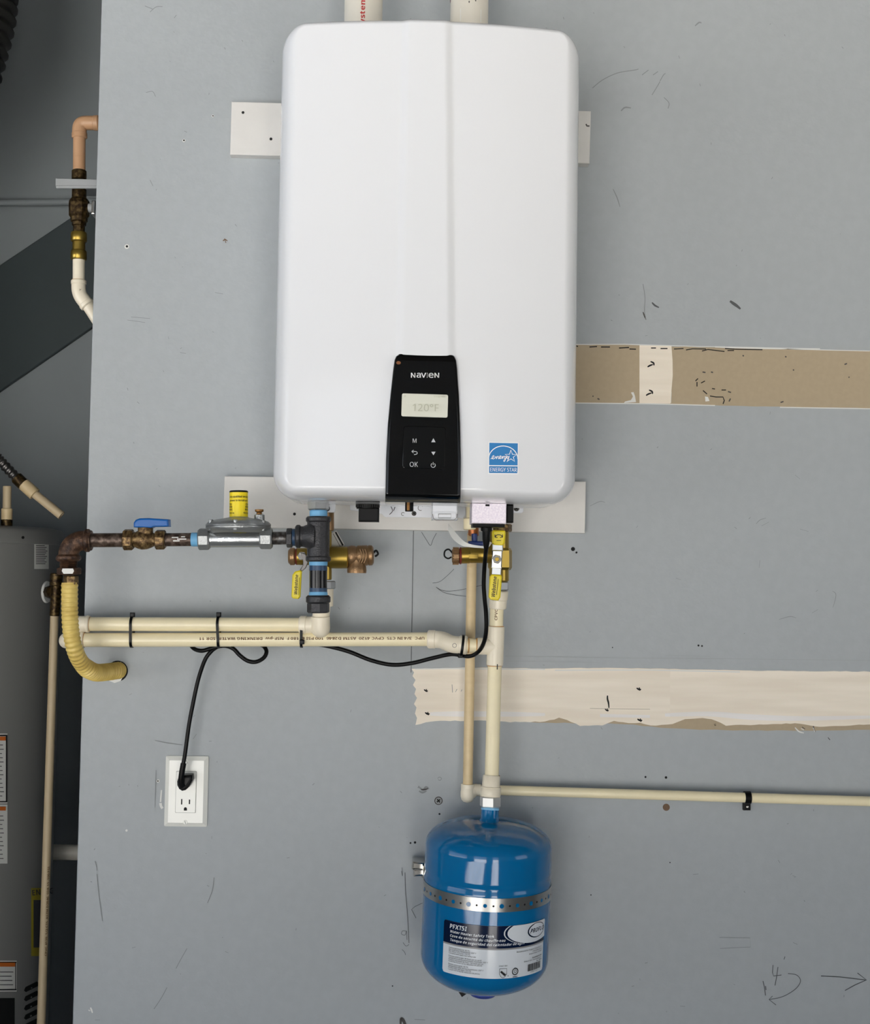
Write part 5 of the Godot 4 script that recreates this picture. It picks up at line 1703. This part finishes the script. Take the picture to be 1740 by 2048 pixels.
	for q in [[852, 1381, 1.0], [855, 1427, 1.2], [1278, 1378, 1.2], [1280, 1440, 1.3], [1214, 1420, 1.0], [1430, 1450, 0.4]]:
		mark("screw", [[q[0] - 4 * q[2], q[1] - 2, q[0], q[1] + 1, q[0] + 3.5 * q[2], q[1] + 0.5], [q[0] + 0.5, q[1] - 3, q[0] + 2, q[1] + 3 * q[2]]], 2.8 * q[2], "dark hole", "", true, true, 0.0014)
	mark("gouge", [[1215, 1391, 1215, 1398, 1217, 1406, 1218, 1416]], 3.4, "dark hole", "", true, true, 0.0014)
	mark("scratch", [[904, 1369, 905, 1385], [911, 1384, 914, 1378], [922, 1383, 924, 1379]], 1.0, "pencil faint", "", false, false, 0.0013)
	mark("paper_curl", [[1590, 1455, 1598, 1463, 1608, 1466], [1602, 1457, 1608, 1460], [1626, 1455, 1630, 1464]], 2.6, "torn white", "", true, true)
	mark("gouge", [[1628, 1447, 1627, 1456, 1631, 1464], [1656, 1475, 1660, 1480], [1604, 1454, 1610, 1458]], 2.6, "scuff", "", true, true)
	# wall seam and pencil work
	mark("wall_seam", [[827, 1060, 825, 1180, 823.5, 1260, 822, 1345]], 1.2, "pencil", "thin dark vertical seam line left of the cold pipes", false)
	mark("wall_seam", [[1010, 1312, 1250, 1316, 1500, 1318, 1745, 1321]], 0.8, "crease faint", "", false)
	mark("pencil_mark", [[843, 1064, 853, 1080, 861, 1091, 866, 1079, 873, 1066]], 1.0, "pencil", "pencilled V below the lower board")
	mark("pencil_mark", [[865, 1166, 880, 1163, 897, 1149, 908, 1138]], 0.9, "pencil")
	mark("pencil_mark", [[872, 1174, 885, 1181, 905, 1182, 935, 1177, 965, 1170], [873, 1175, 888, 1185, 910, 1190, 936, 1193]], 0.9, "pencil")
	mark("pencil_mark", [[1185, 176, 1205, 160, 1235, 146, 1270, 140, 1277, 138], [1284, 150, 1297, 140], [1306, 150, 1316, 143], [1320, 162, 1327, 150, 1331, 147], [1304, 190, 1315, 172, 1320, 163], [1328, 195, 1338, 206, 1336, 217]], 1.5, "pencil faint", "faint pencil arc on the wall right of the heater top")
	mark("scuff_mark", [[1242, 222, 1250, 215, 1262, 216], [1390, 52, 1398, 45, 1403, 46]], 3.0, "pencil faint", "", true, true)
	mark("scuff_mark", [[1226, 378, 1234, 395, 1240, 414]], 2.0, "pencil faint", "", true, true)
	mark("pencil_mark", [[1286, 568, 1290, 595, 1289, 622, 1292, 640]], 1.4, "pencil faint", "long faint scratch above the upper drywall strip", true)
	mark("gouge", [[1286, 624, 1289, 632, 1292, 639]], 2.6, "scuff", "", true, true)
	mark("gouge", [[1304, 605, 1310, 611, 1318, 615]], 3.6, "pencil", "", true, true)
	mark("gouge", [[1460, 602, 1467, 607, 1474, 612, 1481, 618]], 6.0, "pencil", "dark wedge-shaped gouge above the drywall strip", true, true)
	mark("pencil_mark", [[1642, 1952, 1680, 1954, 1731, 1960], [1715, 1946, 1733, 1960, 1710, 1970, 1690, 1981]], 1.7, "pencil", "pencilled arrow pointing right in the lower right corner", false)
	mark("pencil_mark", [[1546, 1930, 1545, 1945, 1547, 1952, 1563, 1950]], 1.5, "pencil", "pencilled figure four", false)
	mark("pencil_mark", [[1556, 1934, 1553, 1955, 1550, 1971]], 1.5, "pencil", "", false)
	mark("pencil_mark", [[1526, 1962, 1529, 1976, 1531, 1991], [1531, 1972, 1532, 1980]], 1.7, "pencil")
	mark("pencil_mark", [[1576, 1947, 1593, 1950, 1601, 1961, 1594, 1975, 1578, 1987, 1560, 1995, 1538, 1999]], 1.4, "pencil", "curved pencil arrow beside the figure four")
	mark("pencil_mark", [[1545, 1992, 1538, 1999, 1552, 2010]], 1.3, "pencil", "", false)
	mark("pencil_mark", [[1570, 1913, 1568, 1919]], 1.3, "pencil")
	mark("pencil_mark", [[810, 1745, 811, 1780, 815, 1830, 818, 1886]], 1.1, "pencil", "pencilled vertical line left of the blue tank")
	mark("pencil_mark", [[845, 1806, 830, 1813, 823, 1819, 832, 1836]], 1.0, "pencil", "", false)
	mark("pencil_mark", [[812, 1862, 805, 1862, 803, 1868, 810, 1870, 813, 1862, 814, 1880], [806, 1885, 812, 1892, 818, 1889], [804, 1899, 809, 1904, 811, 1910], [804, 1735, 805, 1752, 803, 1742]], 0.9, "pencil")
	mark("pencil_mark", [[829, 2039, 850, 2040]], 1.2, "pencil faint")
	mark("dark_smudge", [[801, 2048, 803, 2037, 809, 2046, 812, 2060]], 6.0, "scuff", "", true, true)
	# screws, holes and anchors
	for q in [[1146, 1098, 4.2], [1153, 1105, 2.0], [879, 1628, 2.0], [821, 1686, 1.8], [830, 1685, 2.4], [426, 232, 1.5], [368, 281, 2.2], [1332, 1555, 2.6], [1291, 1554, 2.0], [1397, 1291, 2.0], [1404, 1292, 1.8], [1182, 1790, 1.2], [1340, 1725, 1.2], [785, 1972, 1.4], [1225, 1295, 1.2]]:
		var g := G.new(); g.lathe(P(q[0], q[1], 0.0), Vector3.BACK, [Vector2(0, q[2] * S(0)), Vector2(0.0007, q[2] * S(0) * 0.8), Vector2(0.0007, 0)], 12)
		part(CH["wall"], "screw_hole", g, "dark hole")
	for q in [[254, 493, 5.0, 2.4], [426, 232, 2.6, 1.4], [368, 281, 3.2, 1.8], [316, 1562, 3.4, 1.4], [253, 1661, 2.2, 0.0]]:
		var g := G.new(); g.lathe(P(q[0], q[1], 0.0), Vector3.BACK, [Vector2(0, q[2] * S(0)), Vector2(0.0006, q[2] * S(0) * 0.9), Vector2(0.0006, 0)], 14)
		part(CH["wall"], "wall_anchor", g, "torn white")
		if q[3] > 0:
			g = G.new(); g.lathe(P(q[0], q[1], 0.0), Vector3.BACK, [Vector2(0.0, q[3] * S(0)), Vector2(0.0010, q[3] * S(0)), Vector2(0.0010, 0)], 10); part(CH["wall"], "screw_hole", g, "dark hole")
	mark("torn_hole", [[838, 1574, 846, 1580, 852, 1574, 858, 1578], [838, 1582, 845, 1585, 853, 1582], [836, 1576, 838, 1572]], 4.0, "pencil faint", "ragged torn hole left of the slim tan pipe", true, true)
	mark("torn_hole", [[842, 1579, 850, 1579, 856, 1577]], 3.0, "scuff", "", true, true, 0.0011)
	mark("torn_hole", [[446, 482, 450, 479, 455, 482], [449, 477, 452, 486]], 2.6, "rust spot", "small rusty hole left of the heater", true, true)
	mark("scuff_ring", [[875, 1557, 879, 1554, 883, 1557, 880, 1561, 876, 1559]], 1.2, "pencil faint")
	var gs := G.new(); gs.lathe(P(877, 1601.5, 0.0), Vector3.BACK, [Vector2(0, 8.2 * S(0)), Vector2(0.0006, 8.0 * S(0)), Vector2(0.0006, 0)], 24)
	part(CH["wall"], "screw_hole", gs, "scuff")
	gs = G.new(); gs.lathe(P(877, 1601.5, 0.0), Vector3.BACK, [Vector2(0, 6.6 * S(0)), Vector2(0.0012, 6.4 * S(0)), Vector2(0.0016, 0)], 24)
	var ss := part(CH["wall"], "screw", gs, "screw grey", "dark cross-head screw left of the tank neck")
	part(ss, "screw_slot", cross_slot(P(877, 1601.5, 0.0018), 0.0034), "dark hole")
	var g2 := G.new(); g2.lathe(P(1332.5, 1614.5, 0.0), Vector3.BACK, [Vector2(0, 7 * S(0)), Vector2(0.0008, 7 * S(0)), Vector2(0.0008, 3 * S(0)), Vector2(0.0003, 2 * S(0)), Vector2(0.0003, 0)], 20)
	part(CH["wall"], "wall_anchor", g2, "rust spot", "round brown plastic anchor under the slim cream pipe")
	# chipped paint by the outlet and scuffs low on the wall
	mark("paint_chip", [[323, 1580, 322, 1592, 321, 1604]], 3.2, "torn white", "white paint chip left of the outlet", true)
	mark("paint_chip", [[321, 1606, 322, 1612, 325, 1617]], 5.0, "torn white")
	mark("paint_chip", [[181, 2015, 183, 2020, 185, 2026], [177, 2020, 180, 2022]], 3.6, "torn white", "", true, true)
	mark("scuff_mark", [[188, 1700, 190, 1697], [190, 1722, 193, 1733, 194, 1741], [194, 1748, 198, 1790, 205, 1842], [181, 1763, 184, 1764]], 1.6, "pencil faint", "", true)
	mark("scuff_mark", [[428, 1755, 425, 1780, 415, 1806]], 1.5, "pencil faint", "long thin scuff below the outlet", true)
	mark("scuff_mark", [[374, 1897, 362, 1918, 352, 1937], [334, 1975, 322, 1997, 308, 2018]], 1.4, "pencil faint", "", true)
	mark("scuff_mark", [[264, 1896, 271, 1894], [450, 1903, 457, 1906], [444, 1876, 446, 1874], [190, 2040, 200, 2040], [310, 1481, 335, 1486, 365, 1490], [386, 1478, 393, 1468], [312, 1540, 311, 1580, 310, 1615], [275, 1570, 276, 1574]], 1.6, "pencil faint", "", true, true)
	mark("scuff_mark", [[1585, 1751, 1592, 1754, 1588, 1755], [1556, 1720, 1560, 1726], [1386, 1749, 1397, 1748], [1586, 1885, 1595, 1889], [1360, 2012, 1370, 2013], [1332, 2022, 1334, 2024], [1439, 1875, 1500, 1876, 1501, 1894, 1440, 1897]], 1.0, "pencil faint", "", false)
	mark("scuff_mark", [[290, 12, 305, 18], [300, 24, 312, 14, 325, 13], [348, 36, 353, 30], [292, 185, 305, 183, 311, 193], [300, 360, 306, 372]], 1.2, "pencil faint", "", true)
	mark("scuff_mark", [[255, 640, 290, 645], [262, 634, 300, 637], [430, 585, 446, 588], [360, 705, 372, 707]], 1.0, "pencil faint", "", true)
	mark("scuff_mark", [[1512, 1048, 1520, 1040, 1532, 1036], [1523, 1052, 1538, 1044], [1600, 1058, 1617, 1063], [1665, 1182, 1672, 1190, 1666, 1215], [1558, 1239, 1580, 1233, 1592, 1236], [1624, 1226, 1636, 1219], [1180, 1012, 1200, 1003, 1210, 1005], [1520, 1120, 1518, 1136], [1352, 1156, 1362, 1160], [1590, 950, 1600, 958]], 1.2, "pencil faint", "", true, true)
	mark("scuff_mark", [[1010, 1322, 1200, 1325], [1500, 1337, 1580, 1340], [1330, 1310, 1420, 1313]], 1.0, "crease faint", "", false, true)
	# hole of the gas hose with broken edges
	var g3 := G.new(); g3.lathe(P(235, 1342, 0.0), Vector3.BACK, [Vector2(0, 20.5 * S(0)), Vector2(0.0005, 20 * S(0)), Vector2(0.0005, 0)], 28); part(CH["wall"], "hose_hole", g3, "dark hole", "dark round hole around the yellow hose")
	patch("plaster_chip", [241, 1323, 248, 1330, 250, 1341, 247, 1352, 241, 1362, 229, 1366, 217, 1361, 228, 1360, 238, 1354, 244, 1344, 245, 1333], "torn white", 0.0003, 0.0010, "broken white plaster at the hose hole")
	# many small specks and nicks
	g3 = G.new()
	for i in 150:
		var c := Vector2(rng.randf_range(215, 1735), -rng.randf_range(10, 2040))
		var d := Vector2.from_angle(rng.randf() * TAU) * rng.randf_range(0.8, 3.0)
		g3.stroke(PackedVector2Array([c - d, c + d]), rng.randf_range(0.7, 1.3), wall_on(0.0004))
	part(CH["wall"], "speck", g3, "pencil faint", "", "stuff")

# ---------------------------------------------------------------- closet at the left
func build_closet() -> void:
	# thin sloping panel in one darker grey, lying on the closet wall
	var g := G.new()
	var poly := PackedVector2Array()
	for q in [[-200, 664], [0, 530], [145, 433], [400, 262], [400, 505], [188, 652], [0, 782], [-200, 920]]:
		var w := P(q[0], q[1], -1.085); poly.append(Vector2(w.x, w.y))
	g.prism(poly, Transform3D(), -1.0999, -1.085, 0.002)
	single("sloped_dark_panel", g, "dark panel grey", "wide dark grey panel sloping across the closet behind the pipes", "duct")
	g = G.new(); g.rod(P(-150, 407, -1.075), P(330, 402, -1.075), 0.0085, 16); single("conduit", g, "closet paint", "thin grey painted conduit running level across the closet wall", "conduit")
	# corrugated flexible duct in the corner
	var path := curve(PP([[-52, -140, -0.62], [-46, -40, -0.62], [-46, 20, -0.62], [-60, 90, -0.62], [-85, 170, -0.62], [-150, 270, -0.62], [-260, 340, -0.62], [-420, 370, -0.62]]), 24)
	var rad := []
	for i in path.size(): rad.append((78.0 - 14.0 * i / path.size() + 4.0 * sin(i * 0.9)) * S(-0.62))
	g = G.new(); g.tube(path, rad, 26); single("flexible_duct", g, "duct dark", "dark ribbed flexible duct in the top left corner", "duct")
	# upper pipe run
	var z := -0.16
	var s := S(z)
	var t := elbow("tan plastic elbow at the top of the closet pipe", [[198, 246, z], [159, 246, z], [159, 276, z]], 14.2 * s, 0.012, "cpvc old", 0.010)
	bead(t, [191, 246, z], Vector3.RIGHT, 13.6 * s)
	bead(t, [158.8, 275, z], Vector3.UP, 13.4 * s)
	pipe("tan plastic pipe piece above the grey closet bracket", [158.8, 272, z], [158.3, 345, z], 12.2 * s, "cpvc old")
	pipe("tan plastic pipe stub running behind the edge of the painted wall", [190, 246, z], [330, 248, z], 12.2 * s, "cpvc old")
	t = thing("pipe_bracket", "grey metal channel bracket holding the closet valve", "bracket", P(158, 392, z))
	g = G.new()
	var A := P(113, 358, z + 0.028)
	g.box((P(113, 367, z + 0.03) + P(290, 367, z + 0.03)) / 2, Vector3(177 * s, 15 * s, 0.004), 0.001)
	g.tube(PP([[113, 374, z + 0.03], [290, 374, z + 0.03]]), 3.5 * s, 12)
	part(t, "lip", g, "bracket grey")
	g = G.new()
	poly = PackedVector2Array([Vector2(A.x, 0.03), Vector2(A.x + 177 * s, 0.03), Vector2(A.x + 177 * s, -0.06), Vector2(A.x + 0.03, -0.06)])
	g.prism(poly, Transform3D(Basis(Vector3.RIGHT, PI / 2), Vector3(0, A.y, z)), 0.0, 0.003, 0.0)
	part(t, "shelf", g, "bracket grey")
	t = thing("ball_valve", "dark brass ball valve on the closet pipe with a small lever", "valve", P(158, 466, z))
	g = G.new(); g.rod(P(158.3, 341, z), P(158.3, 360, z), 14.5 * s, 24, 0.1); g.rod(P(158.3, 378, z), P(158.3, 402, z), 14.2 * s, 24, 0.1)
	part(t, "tail", g, "brass old")
	g = G.new()
	var va := P(158.5, 398, z)
	g.lathe(va, P(158, 466, z) - va, [Vector2(0, 0), Vector2(0, 17 * s), Vector2(4 * s, 19.5 * s), Vector2(10 * s, 20.5 * s), Vector2(34 * s, 20 * s), Vector2(38 * s, 17 * s), Vector2(46 * s, 16.5 * s), Vector2(48 * s, 14 * s), Vector2(54 * s, 13.8 * s), Vector2(55 * s, 11.5 * s), Vector2(68 * s, 11.5 * s), Vector2(68 * s, 0)], 10, 0.2, true)
	part(t, "body", g, "brass old")
	g = G.new(); g.rod(P(176, 416, z), P(187, 416, z), 9 * s, 16, 0.2); part(t, "stem", g, "bracket grey")
	g = G.new(); g.box(P(190, 419, z + 0.004), Vector3(7 * s, 28 * s, 0.03), 0.002); part(t, "lever", g, "chrome")
	t = thing("push_coupling", "shiny brass push-fit coupling below the closet ball valve", "coupling", P(158, 521, z))
	g = G.new(); g.lathe(P(158, 465, z), P(157.5, 521, z) - P(158, 465, z), [Vector2(0, 0), Vector2(0, 14.5 * s), Vector2(2 * s, 15.8 * s), Vector2(17 * s, 15.8 * s), Vector2(19 * s, 14.5 * s), Vector2(20 * s, 12.6 * s), Vector2(36 * s, 12.6 * s), Vector2(37 * s, 14.5 * s), Vector2(39 * s, 15.8 * s), Vector2(54 * s, 15.8 * s), Vector2(56 * s, 14 * s), Vector2(56 * s, 0)], 28)
	part(t, "body", g, "brass")
	pipe("short pale plastic pipe between brass coupling and slanting elbow", [157.7, 518, z], [157.5, 565, z], 11.8 * s, "cpvc light")
	t = elbow("pale plastic elbow turning the closet pipe towards the wall edge", [[157.5, 561, z], [157.5, 588, z], [176, 612, z]], 14.2 * s, 0.012, "cpvc light", 0.008)
	bead(t, [157.5, 561, z], Vector3.UP, 13.4 * s)
	bead(t, [174, 609, z], P(195, 660, z) - P(174, 609, z), 13.4 * s)
	g = G.new(); letters(g, "CPVC", Vector2(0.004, -0.0045), 0.0030, on_side(P(157.5, 588, z), P(157.5, 561, z), 14.2 * s, 0.0004), 0, true, 0, 1.2, PI / 2, 16); part(t, "printing", g, "brown print")
	pipe("pale plastic pipe slanting down behind the edge of the painted wall", [173, 607, z], [262, 745, z], 11.8 * s, "cpvc light")
	# old water heater
	var hz := -0.62
	var hr := 0.23
	var ax := P(118, 1090, hz).x - hr * 1.004
	var topy := P(60, 1057, hz + 0.1).y
	t = thing("old_water_heater", "old grey cylindrical water heater cut off by the left picture edge", "water heater", Vector3(ax, 0.0, hz))
	g = G.new()
	var base := Vector3(ax, 0.0, hz)
	g.lathe(base, Vector3.UP, [Vector2(0, 0), Vector2(0, hr), Vector2(topy - 0.032, hr)], 64)
	part(t, "jacket", g, "old jacket")
	g = G.new()
	var k := topy
	g.lathe(base, Vector3.UP, [Vector2(k - 0.032, hr + 0.0005), Vector2(k - 0.031, hr + 0.0035), Vector2(k - 0.006, hr + 0.0035), Vector2(k, hr - 0.002), Vector2(k + 0.004, hr - 0.02), Vector2(k + 0.012, 0)], 64)
	part(t, "lid", g, "old jacket")
	var on := func(lift: float) -> Callable:
		return func(p: Vector2) -> Array:
			var d := (P(p.x, -p.y, 0) - EYE).normalized()
			var o := Vector2(EYE.x - ax, EYE.z - hz)
			var e := Vector2(d.x, d.z)
			var b := o.dot(e)
			var a := e.length_squared()
			var disc := maxf(b * b - a * (o.length_squared() - hr * hr), 0.0)
			var h := EYE + d * ((-b - sqrt(disc)) / a)
			var n := Vector3(h.x - ax, 0, h.z - hz).normalized()
			return [Vector3(ax + n.x * (hr + lift), h.y, hz + n.z * (hr + lift)), n]
	var o1: Callable = on.call(0.0006)
	var o2: Callable = on.call(0.0012)
	var o3: Callable = on.call(0.0018)
	g = G.new(); g.flat(ellipse(Vector2(43, -1075), 3, 3, 12), on.call(0.0045)); part(t, "lid_screw", g, "dark hole")
	for q in [[68, 1083, 97, 1138, "tag white"], [-60, 1467, 14.5, 1607, "tag white"], [-60, 1609, 14.5, 1727, "tag white"], [62, 1776, 86, 1912, "label yellow"], [-60, 1921, 33, 1983, "tag white"]]:
		g = G.new(); on_grid(g, q[0], q[1], q[2], q[3], o1); var lb := part(t, "sticker", g, q[4])
		g = G.new()
		var y: float = q[1] + 4
		if q[4] == "label yellow":
			letters(g, "ENERGY", Vector2(64, -1791), 11, o2, 0, true, 0, 0.9, 0.1)
			on_grid(g, 66, 1800, 84, 1895, o2)
			part(lb, "printing", g, "label grey dark")
			continue
		if q[0] < 0:
			var gg := G.new()
			var lift: float = 6.0 if q[1] < 1500 else 4.0
			on_grid(gg, -58, q[1] + lift, q[2] - 4, q[1] + lift + 8, o3); part(lb, "orange_header", gg, "label orange")
			if q[1] < 1500 or q[1] > 1900:
				gg = G.new()
				on_grid(gg, q[2] - 3.5, q[1] + 3, q[2] - (0.5 if q[1] < 1500 else 2.0), q[3] - 3, o2); on_grid(gg, -58, q[1] + 2.5, q[2] - 1, q[1] + 5, o2); on_grid(gg, -58, q[3] - 5, q[2] - 1, q[3] - 2.5, o2)
				part(lb, "black_frame", gg, "black print")
			y = q[1] + 22
		while y < q[3] - 8:
			if q[0] > 0:
				on_grid(g, q[0] + 3, y, q[2] - 3 - fmod(y * 7.3, 6.0), y + 1.4, o2)
			else:
				on_grid(g, -50, y, q[2] - 7 - fmod(y * 5.7, 5.0), y + 1.6, o2)
			y += 3.6 if q[0] > 0 else 8.5
		part(lb, "printing", g, "label grey dark", "", "stuff")
	g = G.new(); on_grid(g, -60, 1996, 29, 2110, o1); part(t, "burner_window", g, "dark hole", "black burner access opening")
	for i in 6:
		g = G.new()
		var yy := 1977.0 + i * 18.5
		g.flat(PackedVector2Array([Vector2(47, -yy - 4), Vector2(50, -yy + 3), Vector2(72, -yy + 14), Vector2(76, -yy + 12), Vector2(75, -yy + 5), Vector2(51, -yy - 7)]), o2)
		part(t, "louvre", g, "dark hole")
	g = G.new()
	var er: Array = o1.call(Vector2(93, -1184))
	g.lathe(er[0], er[1], [Vector2(0, 0.023), Vector2(0.004, 0.021), Vector2(0.005, 0)], 28); part(t, "flange_ring", g, "tag white")
	# pipes on the old heater
	var pz := -0.50
	t = thing("pipe_stub", "short capped plastic pipe standing on top of the old heater", "pipe", P(14, 1052, pz))
	g = G.new(); g.rod(P(14, 1022, pz), P(14.5, 972, pz), 8.2 * S(pz)); part(t, "pipe", g, "cpvc closet")
	g = G.new(); g.rod(P(13.5, 1040, pz), P(14, 1017, pz), 10.8 * S(pz), 24, 0.1); part(t, "socket", g, "cpvc tan")
	g = G.new(); g.rod(P(13, 1062, pz), P(13.5, 1039, pz), 11.5 * S(pz), 10, 0.1); part(t, "nipple", g, "brass old")
	var fz := -0.40
	s = S(fz)
	t = thing("flexible_connector", "ribbed steel water connector with cut plastic pipe, hanging loose above the old heater", "pipe", P(125, 1035, fz))
	path = curve(PP([[-60, 860, fz], [-25, 893, fz], [0, 921, fz], [38, 961, fz]]), 30)
	rad = []
	for i in path.size(): rad.append((9.5 + 1.3 * sin(i * 1.3)) * s)
	g = G.new(); g.tube(path, rad, 18); part(t, "ribbed_hose", g, "steel dark")
	g = G.new(); g.rod(P(32, 955, fz), P(50, 972, fz), 12.5 * s, 8, 0.1); part(t, "end_nut", g, "brass old")
	g = G.new(); g.rod(P(47, 968, fz), P(70, 989, fz), 13 * s, 20, 0.08); part(t, "socket", g, "cpvc tan")
	g = G.new()
	var pa := P(66, 985, fz)
	var pb := P(123, 1031, fz)
	g.lathe(pa, pb - pa, [Vector2(0, 8.6 * s), Vector2(pa.distance_to(pb), 8.8 * s), Vector2(pa.distance_to(pb), 6.4 * s), Vector2(pa.distance_to(pb) - 0.02, 6.2 * s)], 24); part(t, "cut_pipe", g, "cpvc closet")
	g = G.new(); g.lathe(pa, pb - pa, [Vector2(pa.distance_to(pb) - 0.008, 6.4 * s), Vector2(pa.distance_to(pb) - 0.008, 0)], 20); part(t, "bore", g, "dark hole")
	var dz := -0.42
	s = S(dz)
	t = thing("drain_valve", "brown brass relief valve on the side of the old heater", "valve", P(110, 1231, dz))
	g = G.new(); g.rod(P(96, 1184, dz - 0.02), P(122, 1182, dz), 11 * s, 20, 0.1); g.nut(P(98, 1184, dz - 0.02), P(106, 1183, dz), 13 * s, 8); g.rod(P(113, 1170, dz), P(109, 1232, dz), 10 * s, 20, 0.1); g.rod(P(113, 1146, dz), P(112, 1172, dz), 12.5 * s, 20, 0.15)
	part(t, "body", g, "brass old")
	t = pipe("tan discharge pipe running down the side of the old heater", [109, 1230, dz], [80, 2120, dz], 8.2 * s, "cpvc closet")
	g = G.new(); letters(g, "CPVC 4120  1/2 CTS  ASTM D2846  SDR 11  100 PSI", Vector2(0.004, 0.2), 0.0040, on_side(P(80, 2120, dz), P(109, 1230, dz), 8.2 * s, 0.0004, 0.3), 0, true, 0, 1.4, PI / 2, 16)
	part(t, "printing", g, "brown print")
	g = G.new(); g.rod(P(60, 1704, -0.75), P(330, 1706, -0.75), 0.0170, 24); single("drain_pipe", g, "pvc white", "white level pipe low in the dark closet", "pipe")

func on_grid(g: G, x0: float, y0: float, x1: float, y1: float, on: Callable) -> void:
	var n := maxi(int((x1 - x0) / 6.0), 1)
	for i in n:
		var a := lerpf(x0, x1, float(i) / n)
		var b := lerpf(x0, x1, float(i + 1) / n)
		g.flat_tri(Vector2(a, -y0), Vector2(b, -y0), Vector2(b, -y1), on)
		g.flat_tri(Vector2(a, -y0), Vector2(b, -y1), Vector2(a, -y1), on)
